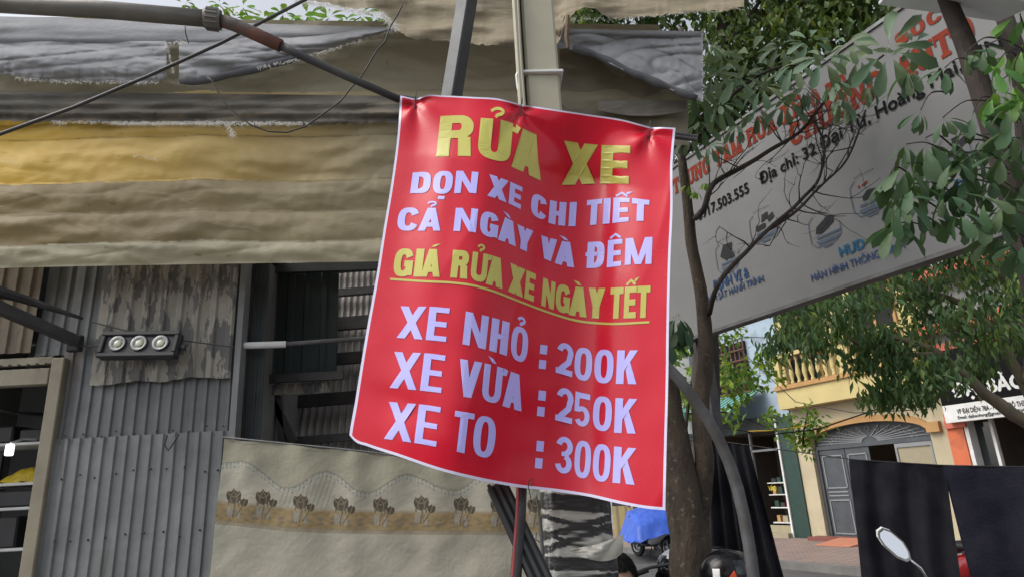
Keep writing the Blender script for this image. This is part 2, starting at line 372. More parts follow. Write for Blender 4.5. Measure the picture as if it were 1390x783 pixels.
b = MB(); corrugated(b, x0-.02, x1-.06, zb_-.13, zb_-.05, 4.93, pitch=.07, depth=.02, nz_=2); b.build('tin_lip', m_peel, g)
for pa, pb in (((355,512),(400,600)), ((376,520),(392,690))):
    b = MB(); b.bar(P(*pa, 5.0), P(*pb, 5.0), .05, .05); b.build('brace', m_dark_steel, g)
m_roofu = mk('old_roof_tin', (.3,.28,.26), (.2,.185,.17), 4, .75, .15, c3=(.12,.08,.06), s3=2.5, k3=(.55,.75))
rf = thing('sloping_roof', 'old sloping corrugated roof with dark beams behind the green panel', 'roof', (-.9, 6.2, 2.2))
ro = P(300, 655, 5.25); ru = np.array([2.3, .0, .0]); rv = P(330, 352, 6.9)-ro+np.array([.35,0,0])
b = MB(); nu = 150
b.grid(nu, 10, lambda u, v: ro+ru*u+rv*v+np.array([0,-.02,.02])*(1 if (int(round(u*nu))%4) in (1,2) else 0))
b.build('roof_sheet', m_roofu, rf)
for v, dz_ in ((.1,.06), (.24,.1), (.4,.1), (.56,.12), (.72,.07), (.86,.09)):
    b = MB(); b.bar(ro+rv*v+np.array([0,-.12,.03]), ro+ru+rv*v+np.array([0,-.12,.09]), .07, dz_); b.build('beam', m_dark_steel, rf)
for u in (.3, .95):
    b = MB(); b.bar(ro+ru*u+rv*.02-np.array([0,-.1,.1]), ro+ru*u+rv-np.array([0,-.1,.1]), .05, .06); b.build('rafter', m_dark_steel, rf)
for u, v in ((.02,.05),(.6,.05),(.02,.97),(.6,.97)):
    q = ro+ru*u+rv*v; b = MB(); b.bb(q[0]-.04, q[0]+.04, q[1]-.04, q[1]+.04, 0, q[2]-.1); b.build('post', m_dark_steel, rf)
m_back = mk('dim_wall', (.1,.095,.09), (.06,.058,.055), 2, .9)
b = MB(); b.bb(-3.4, .0, 8.3, 8.4, -.1, 1.95); tag(b.build('back_wall', m_back), 'dim grey yard wall far behind the sloping roof', 'wall')
# air conditioner
ac = P(405, 614, 6.0); t = thing('air_conditioner', 'grey air conditioner unit below the sloping roof', 'air conditioner', ac-np.array([0,0,.25]))
b = MB(); b.cbox(ac, (.34, .25, .5), .015); b.build('casing', m_steel, t)
b = MB()
for k in range(9): b.box(ac+np.array([0,-.13,-.2+k*.05]), (.28,.012,.018))
b.build('grille', m_black, t)
b = MB(); b.bb(ac[0]-.15, ac[0]+.15, 5.9, 6.1, 0, ac[2]-.25); b.build('stand', m_dark_steel, t)
# white pipe with red clamp
t = thing('white_pipe', 'white and grey pipe with red clamp in front of the green panel', 'pipe', P(320, 468, 4.3))
b = MB(); b.tube([P(322,469,4.32), P(388,467,4.4)], .023, 12); b.build('white_sleeve', m_white, t)
b = MB(); b.tube([P(386,467,4.4), P(520,457,4.6)], .015, 10); b.build('inner_rod', m_steel, t)
m_redp = mk('red_plastic', (.42,.025,.025), None, rough=.5)
b = MB(); b.tube([P(323,469,4.32), P(331,469,4.33)], .031, 12); b.build('clamp', m_redp, t)

# ------------------------------------------------------------------ tarpaulins
def sheet(b, xs, top, bot, nu, nv, Yf, colf=None, jag=0.0, skip=None):
    x0, x1 = xs
    def f(u, v):
        px = x0+(x1-x0)*u; t_, b_ = top(px), bot(px)
        if jag: b_ = b_ + jag*(nz(px*.11, 4.2)+.6*nz(px*.43, 1.2)+.4*nz(px*1.3, 8.2))
        py = t_+(b_-t_)*v
        return P(px, py, Yf(px, py, u, v))
    return b.grid(nu, nv, f, colf and (lambda u, v: colf(x0+(x1-x0)*u, top(x0+(x1-x0)*u)+(bot(x0+(x1-x0)*u)-top(x0+(x1-x0)*u))*v)), skip)
def fibres(b, pts, y, n, L, seed=0, w_=.0013, down=1.0):      # frayed white threads along an edge given in picture points
    r = random.Random(seed)
    xs = [p[0] for p in pts]
    for _ in range(n):
        px = r.uniform(xs[0], xs[-1]); py = interp(pts, px)
        cl = .5+.9*max(0, nz(px*.05, seed*1.7)+.35)
        p = V3(P(px, py+r.uniform(-2.5,1.5), y-.012)); d = Vector((r.gauss(0,.6), r.uniform(-.3,.0), -down*r.uniform(.2,1)+r.gauss(0,.25))).normalized()
        l = .7*L*r.uniform(.3,1)*cl*(1 if r.random() < .93 else 1.8); s = d.cross(Vector((0,1,0))).normalized()*w_
        q = p+d*l*.5+Vector((r.gauss(0,.004),0,r.gauss(0,.003))); e = p+d*l+Vector((r.gauss(0,.009),0,-.003))
        b.add([p-s, p+s, q+s*.7, q-s*.7, e], [(0,1,2,3),(3,2,4)])
    return b
m_tarp = mk('tarpaulin', (1,1,1), (.88,.865,.84), 2.2, .55, .22, 38, attr=True, trans=.25, stretch=(.8,1,1.5), c3=(.5,.45,.4), s3=9, k3=(.64,.76), st3=(.8,1,2.2), contrast=(.3,.7), bstretch=(.7,1,1.6))
m_greytarp = mk('grey_tarpaulin', (.40,.405,.425), (.34,.345,.365), 3, .85, .3, 26, spec=.12, trans=.18, c3=(.24,.235,.23), s3=2.5, k3=(.58,.8), stretch=(1,1,1.5), attr=True)
m_fibre = mk('frayed_fibre', (.75,.73,.68), None, rough=.8, trans=.3)
m_net = mk('dark_net', (.1,.092,.08), (.16,.147,.125), 8, .85, .4, 20, stretch=(.5,1,3), c3=(.24,.2,.14), s3=5, k3=(.56,.7), st3=(.4,1,3))
YT = 3.92
aw = thing('tarpaulin_awning', 'long ochre and brown tarpaulin hanging in folds above the tin shack', 'tarpaulin', P(300, 358, YT))
seam = [60, 128, 168, 187, 247, 289, 330, 358]
def tarpY(px, py, u, v):
    py = py+(px-200)*.012+5*nz(px*.006, 2.2)+2*nz(px*.02, 6.1)
    y = YT
    for a, c in zip(seam[:-1], seam[1:]):
        if a <= py < c:
            t = (py-a)/(c-a); y = YT-.028*math.sin(math.pi*t**.7)*min(1, (c-a)/45)-.012*(1-t)
    q_ = 12*nz(px*.006, py*.01, 4)
    y += .03*nz(px*.005, py*.015, 1)+.03*nz(px*.012+py*.012, (py+q_*3)*.035, 5)+.012*nz((px-py)*.02, (py+q_)*.07, 9)+.004*nz(px*.08, py*.08, 3)
    fw_ = max(.12, nz(px*.005+7, py*.012)+.25)
    y += .014*fw_*(1-abs(math.sin((px*.019+py*.075)+2.2*nz(px*.008, py*.02))))**2-.010*fw_*(1-abs(math.sin((px*.03-py*.06)+2.5*nz(px*.009, py*.02, 8))))**3
    return y
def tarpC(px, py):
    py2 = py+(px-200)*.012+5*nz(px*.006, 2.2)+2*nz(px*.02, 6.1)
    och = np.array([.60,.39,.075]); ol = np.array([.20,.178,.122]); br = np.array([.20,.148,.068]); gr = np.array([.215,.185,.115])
    f = min(1, max(0, (px+60)/620)); c = och*(1-f**1.1)+ol*f**1.1  # yellower left end: glow of light through the cloth put into the colour
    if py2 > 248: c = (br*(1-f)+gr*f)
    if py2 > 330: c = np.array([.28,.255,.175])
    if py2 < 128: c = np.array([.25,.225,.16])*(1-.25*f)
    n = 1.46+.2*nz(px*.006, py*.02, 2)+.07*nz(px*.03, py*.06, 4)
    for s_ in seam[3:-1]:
        if 0 <= py2-s_-2*nz(px*.01, s_) < 1.6: n *= .72                   # shadow under each hem painted as a darker line
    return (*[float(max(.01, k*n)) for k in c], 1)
bt = smooth([(-90,367),(0,364),(250,359),(505,355),(700,352),(872,350)])
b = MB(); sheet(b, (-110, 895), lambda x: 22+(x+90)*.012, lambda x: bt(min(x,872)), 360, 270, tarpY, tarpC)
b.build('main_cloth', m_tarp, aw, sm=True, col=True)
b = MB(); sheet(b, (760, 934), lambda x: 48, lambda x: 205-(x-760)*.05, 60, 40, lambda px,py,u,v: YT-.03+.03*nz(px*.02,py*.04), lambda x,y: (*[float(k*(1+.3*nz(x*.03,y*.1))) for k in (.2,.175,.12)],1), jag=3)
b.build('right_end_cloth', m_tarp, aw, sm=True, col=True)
b = MB(); sheet(b, (-110, 560), lambda x: 124+(x)*.012, lambda x: 165+(x)*.012-(max(0,x-420)*.06), 160, 12, lambda px,py,u,v: YT-.075-.03*math.sin(math.pi*v)+.02*nz(px*.02,py*.1)-.012*math.sin(py*.5), jag=4); b.build('dark_net_strip', m_net, aw, sm=True)
b = MB(); sheet(b, (812, 932), lambda x: 137+(x-812)*.0, lambda x: 150+8*math.sin((x-812)/120*3.1), 40, 6, lambda px,py,u,v: YT-.09+.01*nz(px*.05,py*.1)); b.build('black_net_scrap', m_net, aw, sm=True)
b = MB(); fibres(b, [(70,166),(150,167),(300,168),(420,168)], YT-.12, 500, .045, 1); fibres(b, [(150,168),(300,167),(410,168)], YT-.12, 800, .035, 12); fibres(b, [(185,167),(300,168)], YT-.12, 110, .05, 2); fibres(b, [(310,170),(318,185)], YT-.12, 70, .07, 3); fibres(b, [(180,212),(215,216)], YT-.1, 40, .03, 4); fibres(b, [(0,216),(30,223)], YT-.1, 30, .02, 5)
b.build('frayed_fibre', m_fibre, aw)
# torn grey cover sheets laid over the top edge
def greyC(px, py): k = 1+.12*nz(px*.02, py*.08); return (k,k,k,1)
gt1 = thing('grey_cover_sheet', 'torn silver grey cover sheet draped over the top of the ochre tarpaulin', 'tarpaulin', P(250, 60, YT-.1))
b = MB(); sheet(b, (-110, 533), lambda x: 22+max(0,x+20)*.028, lambda x: 62-max(0,x-300)*.075, 200, 20, lambda px,py,u,v: YT-.12-.05*math.sin(math.pi*v*.9)+.012*nz(px*.01,py*.12), greyC); b.build('top_band', m_greytarp, gt1, sm=True, col=True)
def foldY(px, py, u, v): return YT-.15-.07*math.sin(math.pi*min(1,v*.95))+.045*nz((px-py*2.2)*.016, py*.03, 3)+.013*(1-abs(math.sin(px*.016+py*.19+2*nz(px*.008,py*.03))))**2+.009*(1-abs(math.sin(px*.03-py*.11+3*nz(px*.01,py*.04,4))))**3+.006*nz(px*.07, py*.2, 2)
b = MB(); sheet(b, (-110, 226), lambda x: 56, smooth([(-110,98),(0,101),(60,110),(120,112),(190,113),(218,110),(228,104)]), 150, 40, foldY, greyC, jag=3)
b.build('left_flap', m_greytarp, gt1, sm=True, col=True)
b = MB(); lowr = smooth([(243,108),(262,112),(300,105),(350,94),(400,80),(450,66),(500,52),(533,40)])
sheet(b, (243, 533), lambda x: 54-max(0,x-300)*.07, lowr, 150, 34, foldY, greyC, jag=1.2); b.build('right_flap', m_greytarp, gt1, sm=True, col=True)
b = MB(); b.cur = (.42,.42,.43,1); b.tube([P(x, lowr(x)-1+2*nz(x*.05,2.), YT-.17) for x in range(246, 420, 8)], [.026+.01*nz(x*.04,5.) for x in range(246,420,8)], 10); b.build('rolled_hem', m_greytarp, gt1, sm=True, col=True)  # shade of the curled underside put into this darker grey
b = MB(); fibres(b, [(20,106),(60,110),(130,112),(215,112)], YT-.19, 220, .05, 6); fibres(b, [(226,62),(232,85),(236,100)], YT-.19, 120, .03, 7); fibres(b, [(350,92),(400,82),(450,68),(533,40)], YT-.2, 260, .05, 8); fibres(b, [(225,60),(250,58)], YT-.18, 120, .03, 9)
b.build('frayed_fibre', m_fibre, gt1)
gt2 = thing('grey_cover_sheet', 'wrinkled silver grey cover sheet at the right end of the tarpaulin', 'tarpaulin', P(860, 130, YT-.1))
b = MB(); lr = smooth([(762,66),(776,68),(800,74),(850,97),(900,118),(953,139)])
def y2(px, py, u, v): return YT-.17+.05*nz(px*.02-py*.03, py*.04, 3)+.018*(1-abs(math.sin(px*.03+py*.12+3*nz(px*.012,py*.03))))**2+.012*(1-abs(math.sin(px*.06-py*.1+3*nz(px*.02,py*.04,4))))**3+.006*nz(px*.12, py*.12, 2)-.03*v
sheet(b, (756, 954), lambda x: 41+(x-756)*.02, lr, 120, 50, y2, greyC, jag=1.5); b.build('sheet', m_greytarp, gt2, sm=True, col=True)
b = MB(); b.tube([P(x, 43+(x-756)*.02, YT-.19) for x in range(752, 962, 10)], .018, 8); b.build('top_hem', m_greytarp, gt2, sm=True, col=True)
b = MB(); b.cur = (.4,.4,.41,1); b.tube([P(x, lr(x)-2+2*nz(x*.06,1.), YT-.2) for x in range(778, 950, 8)], [.024+.014*nz(x*.05,3.) for x in range(778,950,8)], 10)  # darker grey stands in for shade beneath the rolled lip
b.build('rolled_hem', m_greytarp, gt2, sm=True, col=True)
b = MB(); fibres(b, [(953,45),(954,138)], YT-.2, 90, .02, 31); b.build('frayed_fibre', m_fibre, gt2)
# overhead brown tarpaulin edge
m_brown = mk('brown_tarpaulin', (.36,.3,.2), (.26,.22,.15), 3, .7, .6, 6, stretch=(.5,1,2.5), c3=(.14,.11,.08), s3=3, k3=(.5,.75), st3=(.6,1,3), trans=.15)
ut = thing('overhead_tarpaulin', 'dirty brown tarpaulin edge hanging along the top of the view', 'tarpaulin', P(720, 30, 3.5))
ub = smooth([(380,-2),(440,4),(470,12),(520,18),(541,42),(600,56),(680,62),(757,58),(772,27),(840,26),(900,20),(960,16),(1012,11)])
b = MB(); sheet(b, (380, 1010), lambda x: -160+(x-380)*.02, ub, 240, 60, lambda px,py,u,v: 3.62+.045*nz(px*.012, py*.06, 2)+.02*nz(px*.03,py*.16,4)+.25*(1-v), None, jag=3.5); b.build('cloth', m_brown, ut, sm=True)
b = MB(); fibres(b, [(400,2),(440,5),(470,13),(520,19),(541,42)], 3.55, 500, .07, 41); fibres(b, [(772,27),(840,26),(1008,12)], 3.55, 160, .03, 42); fibres(b, [(520,20),(540,40)], 3.55, 150, .1, 43); b.build('frayed_fibre', m_fibre, ut)
# scrap stick hanging at the right of the pole
b = MB(); b.tube([P(771,22,3.5), P(769,50,3.5), P(771,66,3.5)], [.012,.015,.009], 7); tag(b.build('wood_stick', m_wood), 'short weathered stick hanging beside the beige column', 'stick')
# ------------------------------------------------------------------ curtain under the lean-to
YC = 4.05
ct = smooth([(300,594),(330,597),(400,604),(480,612),(560,622),(640,633),(760,642)])
m_curt = mk('curtain_cloth', (1,1,1), (.86,.86,.84), 4, .85, .25, 40, attr=True, contrast=(.3,.7))
def curtain_uv(u, v): px = 303+(772-303)*u; return px
cz1 = P(500, 613, YC)[2]
cx0, cx1 = P(303, 640, YC)[0], P(760, 640, YC)[0]; CWID = cx1-cx0; CH = 1.0
def curtP(u, v):
    x = cx0+CWID*u; top = P(303+(760-303)*u, ct(303+(760-303)*u), YC)[2]
    z = top-CH*v - .012*nz(u*9, 1.)*(v < .02)
    fold = .015*math.sin(u*46+2.5*nz(u*4,v*1.5))*max(.15,(1-v*1.2))*(.6+nz(u*5,2.2)) + .010*nz(u*7+v*3, v*4, 3)+.003*nz(u*22+v*9, v*8, 6)
    return (x-(.03*v*(1-u)), YC-.02+fold, z)
rr = random.Random(5)
tulx = [317.5,357,408,463,516.5,572,626,676,726]; tuly = [672,673,679,682,683,681,682,684,684]
scal = smooth([(290,630),(314,627),(335,627),(359,643),(384,661),(405,658),(426,644),(449,640),(464,649),(484,665),(505,667),(526,655),(551,643),(572,649),(597,661),(626,663),(647,649),(670,642),(700,655),(730,664),(760,650)])
bandy = smooth([(290,677),(317,679),(400,687),(463,689.5),(580,691),(700,692),(770,694)])
def toPix(p):
    v_ = np.array(p)-CAM; return CX+FPX*(v_@RT)/(v_@FW), CY-FPX*(v_@UP)/(v_@FW)
def curtC(u, v):
    px, py = toPix(curtP(u, v))
    base = np.array([.39,.37,.30])*(1+.12*nz(u*8, v*8)+.05*nz(u*40, v*40))
    if py > 800: return (*base, 1)
    sc = scal(px)+1.2*nz(px*.2, 1.)
    if py < sc: base = np.array([.33,.315,.24])*(1+.15*nz(u*26, v*5))
    if abs(py-sc) < .8: base = base*.62
    if -1 < py-sc < 9 and (px % 5.2) < 2.4 and abs(((py-sc) % 4.5)-2) < 1.3 and nz(px*.3, py*.3) > -.25: base = np.array([.21,.25,.25])
    if 378 < px < 455 and sc < py < 700-(abs(px-415)*.5) and ((px+(py-650)*.35) % 6.5) < 1.2: base = base*.68     # embroidered stems
    bd = py-bandy(px)
    if 0 < bd < 31:
        t = min(1, bd/6)*min(1, (31-bd)/4); k = .5+.5*nz(px*.13, py*.2)
        oc = np.array([.285,.21,.105])*(.72+.5*k)
        if 13 < bd < 24 and math.sin(px*.35)+math.sin(px*.13+bd*.9) > .7: oc = np.array([.22,.185,.13])*(.7+.4*k)
        base = base*(1-t)+oc*t
    if 28 < bd < 34 and (int(px*.55+bd*.4) % 2): base = np.array([.2,.15,.08])
    for tx, ty in zip(tulx, tuly):
        dx = (px-tx)/13.; dy = (py-ty)/13.
        if abs(dx) < 2 and -1.3 < dy < 2.8:
            def petal(cx, cy, a, b_): return ((dx-cx)/a)**2+((dy-cy)/b_)**2 < 1
            dk = np.array([.075,.062,.042]); md = np.array([.17,.14,.095]); lt = np.array([.29,.265,.22])
            if petal(-.55,1.6,.16,.62) or petal(.45,1.9,.17,.55) or petal(-.25,1.75,.12,.6) or petal(.0,1.5,.1,.5): base = lt
            if abs(dx-.12*math.sin(dy*2)) < .07 and .5 < dy < 2.3: base = md*.8
            if abs(dx-(1.0-(dy-.9)*.62)) < .07 and 1.0 < dy < 2.2: base = md*.8
            pet = petal(0,.02,.78,.86) and dy > -.78+.36*abs(math.sin(dx*4.1))
            if pet: base = md if min(abs(dx-.34*math.sin(dy*2+1)), abs(dx+.34*math.sin(dy*2+1)), abs(math.hypot(dx, dy+.5)-.62)) < .075 else dk
            if petal(1.05,.62,.42,.52) and dy > .2+.2*abs(math.sin((dx-1.05)*6)): base = md if abs(dx-1.05-.1*math.sin(dy*4)) < .07 else dk
            if petal(-.55,.75,.1,.3) or petal(.5,.9,.12,.25): base = md
    return (*[float(max(.01,k)) for k in base], 1)
b = MB(); b.grid(640, 420, curtP, curtC)
curt = tag(b.build('curtain', m_curt, sm=True, col=True), 'grey beige curtain with brown tulips on an ochre band hung on a cord', 'curtain')
b = MB(); b.tube([P(303+(760-303)*k/24, ct(303+(760-303)*k/24)-1.5, YC-.02) for k in range(25)], .006, 6); tag(b.build('tension_wire', m_steel), 'thin wire carrying the tulip curtain', 'wire')
# ------------------------------------------------------------------ banner
eL = smooth([(128,543.5),(180,540),(250,531),(310,521),(380,510),(440,499),(500,489),(550,481),(580,475.5),(592,474)])
eR = smooth([(160,918),(173,917),(220,913),(280,913),(350,910),(440,908),(520,907),(600,905),(692,903)])
eT = smooth([(543,130),(552,132),(566,134),(580,129.5),(600,130),(640,132),(680,135),(696,139),(707,142),(720,144),(760,150),(800,156),(850,164),(872,170),(884,173),(900,173),(917,174)])
eB = smooth([(475,592),(481,599),(500,607),(540,620),(600,640),(650,652),(700,661),(760,668),(800,674),(840,683),(880,690),(903,692)])
Dp = smooth([(0,2.25),(.08,2.22),(.21,2.16),(.33,2.135),(.41,2.165),(.5,2.235),(.58,2.295),(.67,2.335),(.74,2.315),(.82,2.25),(.88,2.21),(.94,2.18),(1,2.15)])
def bpix(u, v):
    l = np.array([eL(130+(590-130)*v), 130+(590-130)*v]); r = np.array([eR(174+(692-174)*v), 174+(692-174)*v])
    tx = 543.5+(917-543.5)*u; t = np.array([tx, eT(tx)]); bx = 475+(903-475)*u; bo = np.array([bx, eB(bx)])
    c00, c10, c01, c11 = np.array([543.5,130]), np.array([917,174]), np.array([475,592]), np.array([903,692])
    return (1-u)*l+u*r+(1-v)*t+v*bo-((1-u)*(1-v)*c00+u*(1-v)*c10+(1-u)*v*c01+u*v*c11)
TIES = [(.055, .012), (.44, .018), (.907, .012)]
def bdepth(u, v):
    lin = 2.25-.1*u
    k = min(1, .25+v*4.5); k = k*(1-.22*max(0,(v-.75)/.25)**2)
    y = lin+(Dp(u)-lin)*k
    for tu, tv in TIES:                      # creases fanning from the three ties
        dx, dy = (u-tu)*.95, (v-tv)*1.3; r_ = math.hypot(dx, dy)+1e-4; a = math.atan2(dx, dy)
        y += .013*math.exp(-r_/.13)*math.sin(a*5+tu*9)*min(1,r_/.02) + .018*math.exp(-(r_/.03)**2)
    y += .007*nz(u*4, v*4, 2)+.004*nz(u*9, v*10, 5)-.006*(1-abs(math.sin(u*9+v*4+2*nz(u*2,v*2,8))))**5*max(0,nz(u*3,v*3,4)+.2)
    y += .012*math.exp(-(((u-.16)/.1)**2+((v-.86)/.05)**2))-.015*math.exp(-(((u-.55)/.06)**2+((v-.14)/.05)**2))
    return y
NU, NV = 110, 130
bU = np.concatenate([[0,.0075], np.linspace(.0075,.9915,NU-1)[1:-1], [.9915,1]]); bV = np.concatenate([[0,.004], np.linspace(.004,.9925,NV-1)[1:-1], [.9925,1]])
gridp = np.array([[bpix(u, v) for u in bU] for v in bV]); gridd = np.array([[bdepth(u, v) for u in bU] for v in bV])
def pix2depth(px, py):
    u, v = .5, .5
    for _ in range(7):
        p = bpix(u, v); e = 1e-3; ju = (bpix(min(u+e,1.05), v)-p)/e; jv = (bpix(u, v+e)-p)/e
        d = np.linalg.solve(np.array([ju, jv]).T, np.array([px, py])-p); u = min(1.02,max(-.02,u+d[0])); v = min(1.02,max(-.02,v+d[1]))
    return bdepth(u, v)
def banner_mat(name, c, c2):
    return mk(name, c, c2, 5, .25, .1, 2.2, spec=.36, coat=.0, contrast=(.2,.8))
m_red = banner_mat('red_vinyl', (.60,.0045,.026), (.56,.004,.022))
m_lav = banner_mat('lavender_print', (.50,.48,.96), (.48,.46,.92))
m_yel2 = banner_mat('yellow_print', (.53,.5,.12), (.51,.48,.11))
m_wht = banner_mat('white_vinyl', (.68,.66,.85), (.66,.64,.82))
ban = thing('price_banner', 'red vinyl car wash price banner with yellow and lavender lettering', 'banner', P(700, 400, 2.25))
b = MB()
for j in range(len(bV)):
    for i in range(len(bU)):
        q = P(gridp[j,i,0], gridp[j,i,1], gridd[j,i]); b.v.append(tuple(q)); b.c.append((1,1,1,1))
nu1 = len(bU)
for j in range(len(bV)-1):
    for i in range(nu1-1):
        b.f.append((j*nu1+i, j*nu1+i+1, (j+1)*nu1+i+1, (j+1)*nu1+i)[::-1])
        b.mi.append(1 if (i in (0, nu1-2) or j == len(bV)-2 or j == 0) else 0)
b.build('sheet', [m_red, m_wht], ban, sm=True)
# --- lettering: block glyphs in picture-size units, triangulated and laid on the sheet
def qd(*p): return [tuple(x) for x in p]
def rc(x0, y0, x1, y1): return [(x0,y0),(x1,y0),(x1,y1),(x0,y1)]
def se(cx, cy, rx, ry, a, n=2.7):
    c, s_ = math.cos(math.radians(a)), math.sin(math.radians(a))
    return (cx+rx*math.copysign(abs(c)**(2/n), c), cy+ry*math.copysign(abs(s_)**(2/n), s_))
def ring(cx, cy, rx, ry, sx, sy, a0, a1, N=28, n=2.7):
    o = []
    for k in range(N):
        a, c = a0+(a1-a0)*k/N, a0+(a1-a0)*(k+1)/N
        o.append([se(cx,cy,rx,ry,a,n), se(cx,cy,rx,ry,c,n), se(cx,cy,rx-sx,ry-sy,c,n), se(cx,cy,rx-sx,ry-sy,a,n)])
    return o
def stroke(pts, wd):
    o = []; n = len(pts); L = []
    for i, p in enumerate(pts):
        a, c = pts[max(0,i-1)], pts[min(n-1,i+1)]; dx, dy = c[0]-a[0], c[1]-a[1]; l = math.hypot(dx, dy) or 1
        ww = wd[i] if hasattr(wd, '__len__') else wd; L.append(((p[0]-dy/l*ww/2, p[1]+dx/l*ww/2), (p[0]+dy/l*ww/2, p[1]-dx/l*ww/2)))
    for i in range(n-1): o.append([L[i][0], L[i][1], L[i+1][1], L[i+1][0]])
    return o
def arc(cx, cy, rx, ry, a0, a1, N=12): return [(cx+rx*math.cos(math.radians(a0+(a1-a0)*k/N)), cy+ry*math.sin(math.radians(a0+(a1-a0)*k/N))) for k in range(N+1)]
BASE = {'Ư':'U+','Â':'A^','Ô':'O^','Ơ':'O+','Ó':'O´','À':'A`','Á':'A´','Ả':'A?','Ọ':'O.','Ỏ':'O?','Ế':'E^´','Ê':'E^','Ử':'U+?','Ừ':'U+`','Đ':'D-'}
def glyph(ch, w, h, s, t):
    s = min(s, w*.42) if ch not in 'I:' else s
    if BASE.get(ch, ch)[0] in 'NM' : s = min(s, w*(.37 if BASE.get(ch, ch)[0] == 'N' else .3))
    if BASE.get(ch, ch)[0] in 'O0235CGU' and h/w > 1.55: s = min(s, w*.335); t = t*1.05
    g = []; dec = BASE.get(ch, ch); c = dec[0]; d = s*1.08
    if c == 'I': g = [rc(0,0,w,h)]
    elif c == 'T': g = [rc(0,h-t*1.1,w,h), rc(w/2-s/2,0,w/2+s/2,h)]
    elif c == 'E': g = [rc(0,0,s,h), rc(0,0,w,t), rc(0,h-t,w,h), rc(0,h/2-t/2,w*.93,h/2+t/2)]
    elif c == 'H': g = [rc(0,0,s,h), rc(w-s,0,w,h), rc(0,h/2-t/2,w,h/2+t/2)]
    elif c == 'N': g = [rc(0,0,s*.93,h), rc(w-s*.93,0,w,h), qd((0,h),(s*.95,h),(w,0),(w-s*.95,0))]
    elif c == 'M': g = [rc(0,0,s*.85,h), rc(w-s*.85,0,w,h), qd((0,h),(s*1.05,h),(w/2+s*.32,h*.0),(w/2-s*.42,0)), qd((w,h),(w-s*1.05,h),(w/2-s*.32,0),(w/2+s*.42,0))]
    elif c == 'X': g = [qd((0,0),(d,0),(w,h),(w-d,h)), qd((0,h),(d,h),(w,0),(w-d,0))]
    elif c == 'V': g = [qd((0,h),(s,h),(w/2+s*.5,0),(w/2-s*.5,0)), qd((w,h),(w-s,h),(w/2-s*.5,0),(w/2+s*.5,0))]
    elif c == 'A': g = [qd((0,0),(s*.95,0),(w/2+s*.55,h),(w/2-s*.55,h)), qd((w,0),(w-s*.95,0),(w/2-s*.55,h),(w/2+s*.55,h)), rc(w*.24,h*.17,w*.76,h*.17+t*.9)]
    elif c == 'Y': g = [qd((0,h),(s,h),(w/2+s*.5,h*.38),(w/2-s*.5,h*.38)), qd((w,h),(w-s,h),(w/2-s*.5,h*.38),(w/2+s*.5,h*.38)), rc(w/2-s/2,0,w/2+s/2,h*.42)]
    elif c == 'K': g = [rc(0,0,s,h), qd((s*.9,h*.36),(s*.9,h*.66),(w-s*1.05,h),(w,h)), qd((w-s*1.1,0),(w,0),(s+(w-s)*.42,h*.66),(s+(w-s)*.12,h*.42))]
    elif c == 'D': g = [rc(0,0,s,h)]+[[(max(s*.5,p[0]),p[1]) for p in q] for q in ring(w*.32,h/2,w*.68,h/2,s,t,-90,90,20,3.2)]+[rc(0,0,w*.35,t), rc(0,h-t,w*.35,h)]
    elif c in 'O0': g = ring(w/2,h/2,w/2,h/2,s,t,0,360,40,2.6)
    elif c == 'C': g = ring(w/2,h/2,w/2,h/2,s,t,24,336,32,2.6)
    elif c == 'G': g = ring(w/2,h/2,w/2,h/2,s,t,24,352,34,2.6)+[rc(w*.54,h*.36,w,h*.36+t*1.0), rc(w-s*.85,h*.05,w,h*.5)]
    elif c == 'U': g = [rc(0,h*.3,s,h), rc(w-s,h*.3,w,h)]+ring(w/2,h*.34,w/2,h*.34,s,t,180,360,20,2.4)
    elif c == 'R': g = [rc(0,0,s,h), rc(0,h-t,w*.6,h), rc(0,h*.46-t*.1,w*.6,h*.46+t*.9)]+ring(w*.55,h*.73-t*.05,w*.44,h*.27+t*.05,s*.95,t,-90,90,16,2.4)+[qd((w-s*1.02,0),(w,0),(w*.93,h*.47),(w*.93-s,h*.52))]
    elif c == '2': g = stroke(arc(w/2,h*.70,w/2-s/2,h*.30-t/2,170,-25,14)+[(w*.74,h*.42),(w*.4,h*.22),(s*.55,t*.4)], s*.98)+[rc(0,0,w,t*1.05)]
    elif c == '3': g = stroke(arc(w/2,h*.735,w/2-s/2,h*.265-t/2,170,-75,14), s*.95)+stroke(arc(w/2,h*.275,w/2-s/2,h*.275-t/2,75,-170,14), s*.95)+[rc(w*.36,h*.47,w*.66,h*.47+t*.8)]
    elif c == '5': g = [rc(0,h-t,w*.95,h), rc(0,h*.42,s*.85,h)]+stroke([(s*.3,h*.54)]+arc(w/2,h*.31,w/2-s/2,h*.31-t/2,125,-150,18), s*.95)
    elif c == 'S': g = stroke(arc(w/2,h*.735,w/2-s/2,h*.265-t/2,20,270,14)[:-1]+arc(w/2,h*.265,w/2-s/2,h*.265-t/2+.01,90,-160,14), s*.9)
    elif c == ':': g = [rc(0,0,w,h*.37), rc(0,h*.62,w,h)]
    for m in dec[1:]:
        cx = w/2
        if m == '-': g.append(rc(-s*.22,h*.46,s*1.35,h*.46+t*.8))
        if m == '.': g.append(rc(cx-w*.17,-h*.24,cx+w*.17,-h*.1))
        if m == '´':
            o = w*.32 if '^' in dec else 0; g.append(qd((cx-w*.1+o,h*1.07+(h*.07 if o else 0)),(cx+w*.12+o,h*1.09+(h*.07 if o else 0)),(cx+w*.36+o,h*1.21+(h*.08 if o else 0)),(cx+w*.02+o,h*1.16+(h*.08 if o else 0))))
        if m == '`': g.append(qd((cx-w*.36,h*1.22),(cx-w*.06,h*1.17),(cx+w*.12,h*1.05),(cx-w*.1,h*1.06)))
